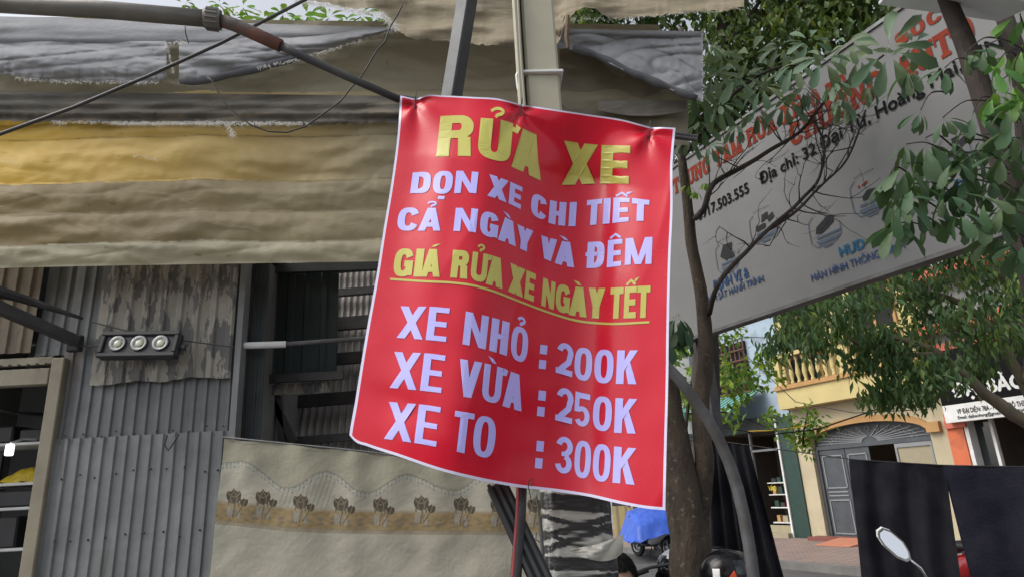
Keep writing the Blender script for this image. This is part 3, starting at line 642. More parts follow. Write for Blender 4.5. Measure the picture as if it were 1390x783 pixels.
        if m == '^': g += stroke([(cx-w*.36,h*1.06),(cx,h*1.2),(cx+w*.36,h*1.06)], h*.085)
        if m == '?': g += stroke([(cx-w*.2,h*1.19)]+arc(cx+w*.0,h*1.19,w*.17,h*.075,160,-50,8)+[(cx+w*.0,h*1.1),(cx-w*.04,h*1.04)], [h*.075]*9+[h*.09,h*.08,h*.08])
        if m == '+': g += stroke([(w-s*.4,h*.87),(w+s*.32,h*.87),(w+s*.42,h*1.0)], h*.12)
    return g
def fill(polys, step):
    vs_ = []; fs = []; seen = {}
    for q in polys:
        a = sum(q[i][0]*q[(i+1)%len(q)][1]-q[(i+1)%len(q)][0]*q[i][1] for i in range(len(q)))
        if abs(a) < 1e-4: continue
        if a < 0: q = q[::-1]
        ids = []
        for p in q:
            k = (round(p[0],4), round(p[1],4))
            if k not in seen: seen[k] = len(vs_); vs_.append(Vector(k))
            if not ids or (ids[-1] != seen[k] and seen[k] != ids[0]): ids.append(seen[k])
        if len(ids) > 2: fs.append(ids)
    xs = [p.x for p in vs_]; ys = [p.y for p in vs_]
    y = min(ys)+step*.53
    while y < max(ys):
        x = min(xs)+step*.47
        while x < max(xs): vs_.append(Vector((x, y))); x += step
        y += step
    r = geometry.delaunay_2d_cdt(vs_, [], fs, 0, 1e-5)
    return r[0], [f for f, o in zip(r[2], r[5]) if len(o)]
LEAN = lambda x: .15-(x-480)*.12/430
def line(name, mat, base, top, letters, s, t, label=None):
    fb, ft = smooth(base), smooth(top); b = MB()
    for ch, x0, x1 in letters:
        xm = (x0+x1)/2; hpx = fb(xm)-ft(xm); w_ = x1-x0
        vv, ff = fill(glyph(ch, w_, hpx, s, t), 5.0)
        pts = []
        for p in vv:
            x = x0+p.x+LEAN(xm)*(p.y-hpx/2); xb = x-LEAN(xm)*(p.y); xt = xb+LEAN(xm)*hpx
            k = p.y/hpx; y = fb(xb)+(ft(xt)-fb(xb))*k
            dpt = pix2depth(x, y); q = P(x, y, dpt-.0022); pts.append(q)
        b.add(pts, [tuple(f) for f in ff])
    return b.build(name, mat, ban, sm=False, label=label)
L1t = [(537,160),(598,158),(637,157.5),(651,160),(695,167),(708,174),(728,183),(767,191.5),(813,197),(857,198),(913,200)]
L1b = [(531,214),(593,213),(640,212.5),(672,218),(695,227),(706,232),(735,246),(760,251),(805,249.5),(852,250),(912,254)]
L2t = [(540,236),(560,234.5),(600,232.5),(648,234),(665,237),(690,246),(708,254),(732,265),(747,272),(769,275),(783,274.5),(800,272),(828,269),(855,269),(881,272),(910,275)]
L2b = [(530,264),(557,262.6),(600,263.5),(647,263),(663,266.4),(687,275),(708,285),(733,297.5),(745,303),(767,307),(781,307.5),(806,305.5),(827,303.6),(852,301),(873,300),(911,300)]
L3t = [(525,283),(554,282),(590,282.5),(618,282.5),(648,284),(664,288),(690,297),(703,305),(722,313),(735,319.7),(755,325.5),(770,328.5),(798,329),(825,326.5),(849,324),(885,322),(910,322)]
L3b = [(520,313),(550,313.5),(599,313.5),(616,313.8),(646,316),(664,322),(679,326.5),(700.5,335),(713,341),(743,353),(755,358),(780,363.4),(806,364),(835,362),(849,360),(885,358.4),(910,358)]
L4t = [(520,337),(548,337.5),(597,338.7),(632,340.5),(661,345),(680,351),(693,357),(713,366),(727,372),(736,376),(753,383),(768,387),(787,389.5),(810,391),(840,390),(863,388.5),(883,387.6),(908,387)]
L4b = [(515,374.5),(548,375.5),(598,376),(612,376.7),(635,379),(652,383),(665,387),(683,392.5),(700,400),(725,410),(735,414.5),(752,420.5),(774,427.4),(797,430.7),(815,432),(850,431.7),(878,431),(908,430)]
L5t = [(500,412),(544,415.3),(609,418),(631,422),(662,429),(691,437.4),(707,443.5),(735,455),(766,465),(791,471.5),(820,474),(838,475),(865,475),(908,476)]
L5b = [(495,455),(538,458),(607,463.8),(628,466.8),(661,474.5),(688,482.8),(704,490),(735,500),(766,508),(791,516),(819,519.7),(837,520.5),(864,521),(908,523)]
L6t = [(490,473),(536,477),(603,481.8),(624,486.5),(653,491.5),(682,499),(699,506),(735,517),(766,526),(791,533),(818,537.5),(836,539.5),(864,541),(906,543)]
L6b = [(485,522),(528,525.7),(600,533),(633,538.5),(669,546.5),(684,551),(708,558),(735,565),(766,572.5),(791,579),(818,584.5),(834,586.5),(863,588),(906,591)]
L7t = [(480,540),(527,544.7),(597,552),(617,556.5),(644,561),(662,565),(700,575),(735,585),(766,592),(791,597.5),(816,602),(833,605),(862,607.7),(905,610)]
L7b = [(478,590),(522,595),(593,606),(625,613.5),(658,620.5),(700,629),(735,636),(766,642.5),(791,648.5),(816,653),(832,654.5),(862,657.5),(904,662)]
line('heading_lettering', m_yel2, L1b, L1t, [('R',595,642),('Ử',650,694),('A',696.5,736.5),('X',764,810),('E',815.5,854.5)], 17, 10.5)
line('lettering', m_lav, L2b, L2t, [('D',558.5,584.5),('Ọ',588,614.5),('N',618,648),('X',663,689),('E',691.5,708),('C',721,742.5),('H',745.5,768),('I',772.5,782),('T',796,816.5),('I',818.7,828.2),('Ế',832,854),('T',857.5,881)], 9.6, 6.2)
line('lettering', m_lav, L3b, L3t, [('C',540,568.5),('Ả',569,599.5),('N',617,647.5),('G',652,676.5),('À',677.5,701.5),('Y',701,722.5),('V',733.5,755),('À',754,780.5),('Đ',797,820.5),('Ê',824.5,844),('M',848.5,885)], 9.8, 6.6)
line('subheading_lettering', m_yel2, L4b, L4t, [('G',535,560.8),('I',563.3,574.3),('Á',572.5,599),('R',613,636),('Ử',640,661.5),('A',661,684),('X',691,711.5),('E',713,726),('N',736,753),('G',754.5,773.7),('À',773,797.5),('Y',798,820.8),('T',828,845.8),('Ế',847.3,863.7),('T',864.5,882.3)], 9.4, 8.2)
line('lettering', m_lav, L5b, L5t, [('X',541,576.5),('E',580.5,608),('N',630,661.5),('H',666,690),('Ỏ',694,716.5),('2',755.5,778),('0',780,803.6),('0',807,832.8),('K',837,865)], 10.3, 7)
line('lettering', m_lav, L6b, L6t, [('X',532,568.5),('E',573,601.8),('V',622,652),('Ừ',655.5,681),('A',684,710),('2',755,778),('5',780,801),('0',805,830.5),('K',834.5,864)], 10.4, 7.2)
line('lettering', m_lav, L7b, L7t, [('X',524.5,561.5),('E',565.5,595.2),('T',615,641.5),('O',643,672.3),('3',754,777),('0',780,802),('0',805,828.7),('K',832.5,862.5)], 10.5, 7.2)
line('lettering', m_lav, [(700,496),(760,503)], [(700,462.5),(760,471)], [(':',732.3,742)], 5, 5)
line('lettering', m_lav, [(700,560),(760,568)], [(700,525),(760,533)], [(':',730,740)], 5, 5)
line('lettering', m_lav, [(700,632),(760,638)], [(700,594),(760,601)], [(':',727.3,737.2)], 5, 5)
b = MB(); ul = smooth([(529,378.7),(571,381.6),(617,384),(640,387),(663,393),(709,410.5),(738,421.5),(784,435.2),(822,439),(882,437)])
pts = []
for k in range(61):
    x = 529.5+(881.5-529.5)*k/60
    for o in (-1.5, 1.5): pts.append(P(x, ul(x)+o, pix2depth(x, ul(x))-.0022))
b.add(pts, [(2*i,2*i+1,2*i+3,2*i+2) for i in range(60)]); b.build('underline', m_yel2, ban)
for tu, tv in TIES:
    b = MB(); p = bpix(tu, .0); q = bpix(tu, .035); y_ = bdepth(tu, .02)
    b.tube([P(p[0]+1,p[1]-9,y_+.03), P(p[0],p[1]-2,y_-.01), P(q[0],q[1]-2,y_-.008), P(q[0]+1,q[1],y_+.01)], .0022, 6); b.build('wire_tie', m_cable, ban)
q = bpix(.54, 1.0); q = bpix(.545, .985); b = MB(); y_ = bdepth(.545, .985)-.006
b.tube([P(722,683,y_+.02), P(719,668,y_), P(717,660,y_-.004), P(718,652,y_-.006), P(723,649,y_-.006), P(724,655,y_-.006), P(720,659,y_-.005)], .0016, 6); b.build('wire_tie', m_cable, ban)
# rod behind the banner
t = thing('hanging_rod', 'pair of thin black rods behind the top edge of the red banner', 'rod', P(730, 160, 2.3))
for dy, dz in ((0,0),(.014,-.02)):
    b = MB(); b.tube([P(533,134+dz*200,2.33+dy), P(946,190+dz*200,2.28+dy)], .0085, 10); b.build('rod', m_dark_steel, t)
# boom pipe
m_pipe = mk('grey_pipe', (.2,.19,.165), (.14,.13,.115), 5, .45, .1, 30, metal=.3, c3=(.09,.08,.07), s3=4, k3=(.6,.8))
m_rustp = mk('rusty_sleeve', (.17,.065,.042), (.1,.06,.05), 9, .7, .3, 40, c3=(.08,.075,.07), s3=6, k3=(.52,.6))
t = thing('boom_pipe', 'long grey pipe with collar and rusty sleeve bending down to the red banner', 'pipe', P(300, 25, 2.2))
YB = 2.2
b = MB(); b.tube([P(-60,2,1.95), P(150,14.5,2.08), P(285,26,2.16)], .033, 18); b.build('thick_pipe', m_pipe, t, sm=True)
b = MB(); c0, c1 = P(277,25,2.155), P(300,28,2.17); b.tube([c0, c0+(c1-c0)*.2, c0+(c1-c0)*.5, c0+(c1-c0)*.8, c1], [.036,.0405,.041,.0405,.038], 20)
ax = V3(c1-c0).normalized(); x_ = ax.cross(Vector((0,0,1))).normalized(); y_ = ax.cross(x_)
for k in range(14):
    a = 2*math.pi*k/14; q = V3((c0+c1)/2)+(x_*math.cos(a)+y_*math.sin(a))*.041; b.bar(q-ax*.022, q+ax*.022, .006, .006)
b.build('collar', m_pipe, t)
b = MB(); b.tube([P(298,28,2.17), P(318,34,2.17), P(345,46,2.19), P(381,62.5,2.21)], [.025,.026,.026,.0255], 16); b.build('rusty_sleeve', m_rustp, t, sm=True)
b = MB(); b.tube([P(380,62,2.21), P(400,72,2.22), P(470,104,2.27), P(543,136,2.33)], [.0185,.0165,.0155,.015], 14); b.build('thin_tube', m_dark_steel, t, sm=True)
b = MB(); b.tube([P(-10,186,2.7), P(100,146,2.72), P(200,104,2.75), P(300,59,2.78), P(430,-8,2.82)], .0085, 8); tag(b.build('overhead_cable', m_dark_steel, sm=True), 'straight dark cable rising across the tarpaulin behind the boom pipe', 'cable')
b = MB(); b.tube([P(x,y,3.2) for x,y in ((546,8),(540,20),(530,36),(522,58),(512,68),(498,92),(488,108),(478,118),(462,138),(440,154),(415,172),(390,180),(365,179),(340,170),(315,150),(305,140),(296,125),(288,110),(281,105))], .0042, 6); tag(b.build('hanging_wire', m_cable, sm=True), 'thin black wire drooping in a loop in front of the tarpaulin', 'wire')
b = MB(); b.tube([P(251,36,3.6), P(252,46,3.62), P(256,59,3.7)], .004, 6); tag(b.build('short_wire', m_steel, sm=True), 'short thin wire hanging from the boom pipe onto the grey cover', 'wire')
# inclined steel beam
m_beamf = mk('beam_steel', (.075,.08,.085), (.05,.052,.056), 4, .5, .1, metal=.3)
t = thing('steel_beam', 'inclined dark square steel beam rising above the red banner', 'beam', P(610, 128, 2.8))
b = MB(); b.bar(P(606,175,2.85), P(639,-30,2.75), .078, .078, up=(.55,.8,.1), ch=.006); b.build('beam', m_beamf, t)
b = MB(); p = P(607,165,2.85); b.cbox(p, (.13,.13,.012), .003); b.build('base_plate', m_beamf, t)
# beige column
m_colm = mk('beige_painted_steel', (.46,.43,.32), (.38,.36,.27), 3, .55, .08, 20, c3=(.17,.14,.09), s3=4, k3=(.6,.8), st3=(2,2,.25))
pc = P(735, 140, 2.68); colm = thing('column', 'beige steel column behind the banner, wrapped in black tape lower down', 'column', (pc[0]+.005, 2.7, 0))
cxm = pc[0]+.005
b = MB(); b.cbox((cxm, 2.7, 2.3), (.155, .17, 4.6), .012, Matrix.Rotation(math.radians(4), 3, 'Z')); b.build('shaft', m_colm, colm)
m_seamm = mk('column_edge', (.12,.1,.08), (.2,.17,.12), 8, .7)
b = MB(); b.bb(cxm-.097, cxm-.079, 2.6, 2.74, 1.0, 4.6); b.build('side_channel', m_seamm, colm)
b = MB(); b.tube([(cxm-.104, 2.585, z) for z in np.linspace(2.75, 4.5, 14)], .011, 8); b.tube([(cxm-.088+.003*math.sin(z*5), 2.583, z) for z in np.linspace(2.75, 4.5, 14)], .007, 8)
b.build('cable', m_colm, colm, label='pale cables running up the left side')
zb = P(735, 97, 2.6)[2]
b = MB(); b.cbox((cxm-.005, 2.7, zb), (.2, .212, .014), .003, Matrix.Rotation(math.radians(3), 3, 'Z')); b.tube([(cxm-.1,2.585,zb+.004),(cxm-.115,2.58,zb-.03),(cxm-.112,2.585,zb-.09),(cxm-.1,2.585,zb-.14)], .007, 6); b.build('white_strap', m_white, colm)
b = MB(); b.tube([(cxm-.095+.006*math.sin(k*1.7), 2.575, 3.06-.035*k) for k in range(6)], [.008,.013,.016,.017,.016,.017], 8); b.build('plastic_strip', m_fibre, colm)
# wrapped lower part
m_wrap = mk('tape_wrap', (1,1,1), (.75,.75,.75), 7, .38, .55, 14, attr=True, stretch=(1,1,3), contrast=(.3,.7), spec=.6)
def wrapP(u, v):
    a = 2*math.pi*u; n_ = 5.; c, s_ = math.cos(a), math.sin(a)
    rx_ = (.124+.02*v); ry_ = .125
    r_ = 1+.05*nz(math.cos(a)*2+3, v*9, math.sin(a)*2)+.035*nz(c*5, v*26, s_*5)+.03*abs(math.sin(v*24+c*1.5+1.3*s_))
    return (cxm+.015+rx_*r_*math.copysign(abs(c)**(2/n_), c), 2.71+ry_*r_*math.copysign(abs(s_)**(2/n_), s_), 1.75-1.75*v)
WB = [(682,3,11.5),(714,-14,5),(712,12,3.5),(729,-17,5.5),(742,20,3.5),(765,1,9.5),(786,-6,4),(803,3,8),(826,-8,7),(850,4,12),(884,-9,10),(925,5,16),(980,-8,16),(1050,4,30)]
def wrapC(u, v):
    q3 = wrapP(u, v); px, py = toPix(q3); a = 2*math.pi*u; c = math.cos(a); s_ = (q3[0]-cxm-.015)/.13
    q = any(abs(py-c0-sl_*s_-1.6*nz(c*4, q3[2]*22, c0)) < wd for c0, sl_, wd in WB)
    if q: k = .018+.07*max(0, nz(c*5, q3[2]*70, 3)); return (k, k, k*1.08, 1)
    k = .44+.25*nz(c*4, q3[2]*30, 7); return (k, k, k*.93, 1)
b = MB(); b.grid(160, 420, wrapP, wrapC); b.build('tape_wrap', m_wrap, colm, sm=True, col=True, label='black tape and pale plastic wrapped in crossing bands')
m_film = mk('plastic_film', (.62,.62,.57), (.5,.5,.46), 6, .3, .4, 10, trans=.3)
b = MB(); f0 = P(800, 745, 2.55)
def filmP(u, v):
    px = 774+72*u; py = 744-20*u+4*math.sin(u*3) + (6+34*u-16*u**5)*v
    return P(px, py, 2.52+.04*u+.03*math.sin(u*6+v*3)+.025*nz(u*5, v*4))
b.grid(24, 12, filmP); b.build('loose_film', m_film, colm, sm=True)
# dark leaning channel and red-striped hose in front
t = thing('leaning_channel', 'black channel beam leaning below the banner beside the wrapped column', 'beam', P(735, 800, 2.2))
q0, q1 = P(674, 657, 2.38), P(760, 842, 2.3); dz_ = (q1-q0)/np.linalg.norm(q1-q0)
q2 = q0+dz_*((q0[2]-.0)/-dz_[2])
b = MB(); b.bar(q0, q2, .074, .05, up=(0,-1,.2), ch=.006); b.build('flange', m_rubber, t)
b = MB(); 
for s_ in (-.026, .0, .026):
    o_ = np.array([s_, -.03, 0]); b.bar(q0+o_, q2+o_, .012, .014, up=(0,-1,.2))
b.build('rib', m_black, t)
m_hred = mk('red_stripe', (.32,.045,.05), (.2,.03,.035), 8, .6)
t = thing('upright_hose', 'dark upright hose with a red stripe below the banner', 'hose', P(700, 790, 2.3)*np.array([1,1,0]))
h0, h1 = P(709, 640, 2.33), P(699, 800, 2.3); hb = h1+(h1-h0)/(h0[2]-h1[2])*h1[2]
b = MB(); b.tube([h0, (h0*.6+h1*.4)+np.array([.003,0,0]), h1, hb], .0185, 14); b.build('hose', m_black, t, sm=True)
b = MB(); o_ = np.array([-.0105,-.0125,0]); b.tube([h0+o_, (h0*.6+h1*.4)+o_+np.array([.003,0,0]), h1+o_, hb+o_], .0062, 8); b.build('stripe', m_hred, t, sm=True)
# small white tag / pull rod on the left of the wrapped column
b = MB(); b.tube([P(728,672,2.52), P(731,690,2.52), P(734,725,2.52)], [.003,.004,.006], 8); b.tube([P(733,700,2.5), P(737,755,2.5)], .006, 8); b.tube([P(728,722,2.5),P(727,732,2.5),P(733,735,2.5),P(736,728,2.5)], .003, 6)
tag(b.build('hanging_hook', m_steel), 'small pale hook rod hanging at the left of the wrapped column', 'hook')
# ------------------------------------------------------------------ street frame: facades and signboard run along one direction
sd = ray(254, 689).copy(); sd[2] = 0; sd /= np.linalg.norm(sd)
UR = -sd; NN = np.array([-UR[1]*-1, UR[0]*-1, 0]); NN = np.array([sd[1]*-1, sd[0], 0])
if np.dot(NN, CAM-G(1100,730)) < 0: NN = -NN
def text_mesh(b, body, A, ux, uz, width, cap, off=0.0, nrm=None, res=3, shear=0.0, spacing=1.0):
    c = bpy.data.curves.new('t', 'FONT'); c.body = body; c.size = 1; c.offset = off; c.resolution_u = res; c.shear = shear; c.space_character = spacing
    o = bpy.data.objects.new('t', c); COL.objects.link(o)
    dg = bpy.context.evaluated_depsgraph_get(); ev = o.evaluated_get(dg); me = ev.to_mesh()
    v = np.array([tuple(p.co) for p in me.vertices]); fs = [tuple(p.vertices) for p in me.polygons]
    ev.to_mesh_clear(); bpy.data.objects.remove(o); bpy.data.curves.remove(c)
    x0, x1 = v[:,0].min(), v[:,0].max(); sx = width/(x1-x0); sz = cap/.70
    pts = [A+ux*((p[0]-x0)*sx)+uz*(p[1]*sz) for p in v]
    b.add(pts, fs); return b
ZZ = np.array([0,0,1.])
S0 = P(905, 465, 6.5)
def SG(px, py, o=0.0): return PL(px, py, S0+NN*o, NN)
m_sign = mk('sign_panel', (.22,.22,.221), (.19,.19,.191), 1.2, .85, .05, 10, spec=.15, c3=(.16,.157,.155), s3=1.6, k3=(.55,.85), st3=(1,1,.4))
m_sred = mk('sign_red', (.22,.042,.025), (.17,.034,.022), 6, .9, spec=.05); m_sblk = mk('sign_black', (.012,.012,.013), None, rough=.9, spec=.05)
m_sblue = mk('sign_blue', (.045,.08,.17), (.055,.09,.19), 8, .9, spec=.05); m_scyan = mk('sign_teal', (.035,.12,.21), None, rough=.9, spec=.05)
sz0, sz1 = SG(1100,402)[2], SG(1090,107)[2]
sl_, sr_ = SG(893, 470), SG(1520, 300)
LW = np.dot(sr_-sl_, UR)
def SL(u, o, z): return sl_[:2].tolist() and np.array([sl_[0],sl_[1],0])+UR*u+NN*o+ZZ*z
sgn = thing('signboard', 'large pale advertising signboard with red and black lettering behind the branches', 'signboard', SL(LW/2, -.05, 0))
b = MB(); b.xf = SL; b.bb(0, LW, -.09, -.003, sz0, sz1); b.build('panel', m_sign, sgn)
b = MB(); b.xf = SL
b.bb(0, LW, -.1, .012, sz0-.03, sz0-.002); b.bb(0, LW, -.1, .012, sz1+.002, sz1+.03); b.bb(-.03, -.002, -.1, .012, sz0-.03, sz1+.03)
b.build('frame', m_steel, sgn)
for u_ in (.5, LW*.5, LW-.3):
    b = MB(); b.xf = SL; b.bb(u_-.05, u_+.05, -.2, -.1, -.12, sz1); b.build('post', m_dark_steel, sgn) if u_ > LW*.6 else b.build('post', m_dark_steel, sgn) if u_ < .6 else None
def stext(body, pa, pb, cap, mat, bold=0.0, name='lettering'):
    A, B = SG(*pa, .003), SG(*pb, .003); mx, my = (pa[0]+pb[0])/2, (pa[1]+pb[1])/2
    capz = abs(SG(mx, my-cap, .003)[2]-SG(mx, my, .003)[2]); A = A.copy(); A[2] = (A[2]+B[2])/2
    b = MB(); wd = np.dot(B-A, UR)
    for k, (dx, dz) in enumerate(((0,0),(-bold,0),(bold,0),(0,bold),(0,-bold)) if bold else ((0,0),)):     # heavy type: layers of vinyl a hair apart
        text_mesh(b, body, A+UR*dx*capz+ZZ*dz*capz+NN*.0006*k, UR, ZZ, wd, capz, 0.0)
    return b.build(name, mat, sgn)
def slabs(c, w, h, s, t):
    q = t*.7; z = s*1.75; o = []
    lo = {'R':(.5,-.5),'N':(.5,),'M':(.5,-.5),'A':(.5,-.5),'X':(.5,-.5),'H':(.5,-.5),'T':(0,)}.get(c, ())
    hi = {'N':(.5,-.5),'M':(.5,-.5),'X':(.5,-.5),'H':(.5,-.5),'U':(.5,-.5)}.get(c, ())
    for lst, y0, y1 in ((lo,0,q),(hi,h-q,h)):
        for p in lst:
            cx = w/2 if p == 0 else (s*.5 if p > 0 else w-s*.5); o.append(rc(cx-z/2, y0, cx+z/2, y1))
    if c == 'T': o += [rc(0,h-t*2.1,s*.36,h), rc(w-s*.36,h-t*2.1,w,h)]
    if c == 'E': o += [rc(w-s*.3,0,w,t*1.8), rc(w-s*.3,h-t*1.8,w,h), rc(-s*.25,0,s,q), rc(-s*.25,h-q,s,h)]
    return o
def gtext(body, pa, pb, cap, mat):
    A, B = SG(*pa, .003), SG(*pb, .003); mx, my = (pa[0]+pb[0])/2, (pa[1]+pb[1])/2
    capz = abs(SG(mx, my-cap, .003)[2]-SG(mx, my, .003)[2]); A = A.copy(); A[2] = (A[2]+B[2])/2; wd = np.dot(B-A, UR)
    cw = [40 if c == ' ' else 105 if BASE.get(c, c)[0] == 'M' else 84 for c in body]; gap = 15; tot = sum(cw)+gap*(len(body)-1); k = wd/tot; x = 0; b = MB()
    for c, w_ in zip(body, cw):
        if c != ' ':
            s_ = 27; g = glyph(c, w_, 100, s_, 20); c0 = BASE.get(c, c)[0]
            vv, ff = fill(g+slabs(c0, w_, 100, min(s_, w_*.3) if c0 in 'M' else s_, 20), 60)
            b.add([A+UR*((x+p.x)*k)+ZZ*(p.y/100*capz) for p in vv], [tuple(f) for f in ff])
        x += w_+gap
    return b.build('heading_lettering', mat, sgn)
gtext('TRUNG TÂM RỬA XE', (914,258), (1092,161), 25, m_sred)
gtext('Ô TÔ', (1102,146), (1150,119), 21, m_sred)
gtext('SÓC', (1216,61), (1281,30), 20, m_sred)
gtext('T', (1303,20), (1318,12), 18, m_sred)
gtext('CHƯƠNG', (1074,197), (1203,128), 35, m_sred)
gtext('AUTO', (1222,114), (1326,53), 38, m_sred)
stext('Địa chỉ: 32 Đại Từ, Hoàng Mai, HN', (1032,250), (1362,66), 19, m_sblk, .03)
stext('0917.503.555', (948,299), (1017,262), 14.5, m_sblk, .03)
stext('ĐỊNH VỊ &', (969,393.5), (1017,377), 14, m_sblue, .045)
stext('GIÁM SÁT HÀNH TRÌNH', (957,412), (1037,383.5), 9.5, m_sblue, .02)
stext('HUD', (1141,349), (1174,336), 14, m_scyan, .06)
stext('MÀN HÌNH THÔNG MINH', (1102,381.5), (1229,338), 11, m_sblue, .025)
stext('ĐỘ', (1298,262), (1322,250), 15, m_scyan, .05); stext('ÁO', (1303,282), (1322,273), 12, m_sblue, .02); stext('LÁI', (1357,256), (1392,241), 15, m_scyan, .04)
m_icond = mk('icon_dark', (.04,.042,.045), None, rough=.9, spec=.05); m_icon = mk('icon_grey_blue', (.10,.125,.165), None, rough=.9, spec=.05)
def icon(px, py, w_, h_, kind):
    c = SG(px, py, .003); k = abs(SG(px+1, py, .003)-c); su = abs(np.dot(SG(px+1,py,.003)-c, UR)); sz = abs(SG(px, py-1, .003)[2]-c[2])
    W2, H2 = w_/2*su, h_/2*sz
    f = lambda x, z, o=0.0: c+UR*(x*W2)+ZZ*(z*H2)+NN*o
    def poly(b, pts, o=.0): b.add([f(x, z, o) for x, z in pts], [tuple(range(len(pts)))])
    def outl(b, pts, wd=.022):
        for i in range(len(pts)-1):
            (x0,z0),(x1,z1) = pts[i], pts[i+1]; dx, dz = x1-x0, z1-z0; l = math.hypot(dx,dz); nx_, nz_ = -dz/l*wd, dx/l*wd
            poly(b, [(x0+nx_,z0+nz_),(x0-nx_,z0-nz_),(x1-nx_,z1-nz_),(x1+nx_,z1+nz_)])
    b = MB(); outl(b, [(-.55,.8),(-.85,.6),(-.9,.1),(-.88,-.5),(-.6,-.8),(.55,-.8),(.85,-.5),(.88,.1)])
    poly(b, [(-.55,-.42),(.75,-.42),(.85,-.3),(-.5,-.3)]); poly(b, [(-.5,-.7),(.6,-.7),(.78,-.52),(-.62,-.52)]); poly(b, [(-.2,-.95),(.25,-.95),(.35,-.86),(-.3,-.86)])
    b.build('icon_outline', m_icon, sgn)
    b = MB()
    for i in range(8): poly(b, [(-.5+i*.14,.93),(-.45+i*.14,.93),(-.45+i*.14,.98),(-.5+i*.14,.98)])
    if kind == 0: poly(b, [(-.55,.1),(-.2,.65),(.5,.6),(.3,.0),(-.1,-.25)]); poly(b, [(.1,-.22),(.55,-.2),(.5,.05),(.35,.15),(.2,.0)])
    if kind == 1: poly(b, [(-.5,-.2),(.1,-.15),(.15,.1),(-.5,.1)]); poly(b, [(-.1,.2),(.3,.3),(.4,.65),(.0,.6)]); poly(b, [(.35,.05),(.75,.2),(.7,.5),(.3,.35)])
    if kind == 2: poly(b, [(-.55,-.12),(-.45,.2),(.25,.55),(.6,.5),(.55,.15),(-.2,-.2)])
    if kind == 3: poly(b, [(-.3,-.2),(.55,-.12),(.5,.12),(.0,.2),(-.3,.0)])
    b.build('icon_picture', m_icond, sgn)
    if kind == 3:
        b = MB(); poly(b, [(-.4,.4),(-.32,.4),(-.32,.55),(-.4,.55)]); poly(b, [(-.2,.42),(.1,.5),(.1,.6),(-.2,.52)]); b.build('icon_digits', m_sred, sgn)
icon(987,347,36,52,0); icon(1036,306,44,50,1); icon(1119,310,50,56,2); icon(1178,264,56,66,3); icon(1296,205,50,60,1)
# white canopy at the top right corner
m_canw = mk('canopy_white', (.78,.79,.8), (.7,.71,.73), 2, .5); m_cang = mk('canopy_edge', (.3,.31,.32), (.25,.26,.27), 3, .6)
t = thing('canopy', 'white canopy edge crossing the top right corner above the signboard', 'canopy', P(1390, 0, 2.4)*np.array([1,1,0]))
a0, a1 = P(1222,-20,2.75), P(1440,3,2.25); c_ = (a0+a1)/2; 
b = MB(); b.bar(a0, a1, .012, .02); b.build('edge_trim', m_canw, t)
b = MB(); b.add([a0+np.array([0,0,.03]), a1+np.array([0,0,.03]), a1+np.array([.35,.7,.45]), a0+np.array([.35,.7,.45]), a0+np.array([0,0,.05]), a1+np.array([0,0,.05]), a1+np.array([.35,.7,.47]), a0+np.array([.35,.7,.47])], [(0,1,2,3),(4,7,6,5),(0,4,5,1),(1,5,6,2),(2,6,7,3),(3,7,4,0)]); b.build('cover', m_canw, t)
b = MB(); b.bar(a1, np.array([a1[0]+.02,a1[1],0]), .05, .05); b.build('post', m_steel, t)
# ------------------------------------------------------------------ houses across the street
F0 = G(1100, 730)
def HF(u, o, z): return np.array([F0[0],F0[1],0])+UR*u+NN*o+ZZ*z
def fuz(px, py, o=0.0): q = PL(px, py, F0+NN*o, NN); return float(np.dot(q-F0, UR)), float(q[2])
def hb(): b = MB(); b.xf = HF; return b
def M3(): return Matrix(((UR[0],NN[0],0),(UR[1],NN[1],0),(0,0,1)))
m_greyw = mk('grey_wall', (.3,.31,.3), (.24,.25,.245), 1.5, .85, c3=(.14,.14,.13), s3=1.5)
m_cream = mk('cream_wall', (.50,.44,.30), (.43,.375,.255), 1.5, .85, .1, 20, c3=(.28,.24,.17), s3=1.2, k3=(.58,.85), st3=(1.5,1.5,.5))
m_yelw = mk('yellow_wall', (.57,.465,.21), (.5,.41,.19), 1.4, .85, .1, 20, c3=(.33,.27,.13), s3=1.5, k3=(.58,.8), st3=(2,2,.5))
m_trim = mk('ochre_trim', (.46,.26,.1), (.38,.22,.09), 3, .8)
m_gdoor = mk('grey_door', (.075,.085,.095), (.055,.062,.07), 4, .5); m_gdl = mk('grey_door_edge', (.24,.25,.26), None, rough=.5)
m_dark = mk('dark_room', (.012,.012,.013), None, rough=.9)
m_panel = mk('beige_board', (.34,.3,.2), (.3,.265,.18), 3, .7)
m_orange = mk('orange_wall', (.62,.16,.07), (.55,.14,.06), 2, .8, c3=(.4,.12,.06), s3=2); m_coral = mk('coral_trim', (.58,.16,.1), (.48,.13,.08), 3, .8)
m_green = mk('green_tile', (.018,.045,.038), (.025,.055,.045), 6, .35); m_blue = mk('pale_blue_wall', (.36,.45,.54), (.3,.38,.46), 2, .8, c3=(.2,.24,.27), s3=2)
m_teal = mk('teal_awning', (.19,.42,.37), (.15,.34,.3), 4, .6)
uG0 = fuz(1062,620)[0]; uC0 = fuz(1084,620)[0]; uD0 = fuz(1112,640)[0]; uD1 = fuz(1258,600)[0]; uC1 = fuz(1291,600)[0]; uO1 = fuz(1314,600)[0]
zs_l = fuz(1107,597)[1]; zap = fuz(1184,570)[1]; zfl = fuz(1190,528,.0)[1]
H1 = thing('yellow_house', 'yellow house with a balustraded balcony over a grey arched doorway', 'house', HF((uC0+uC1)/2, -2, 0))
ua, ub_ = uD0-.12, uD1+.12
zsp = min(zs_l, zap-.3)
def archz(u): t = (u-ua)/(ub_-ua); return zsp+(zap-zsp)*(1-(2*t-1)**2)**.62 if 0 < t < 1 else zsp
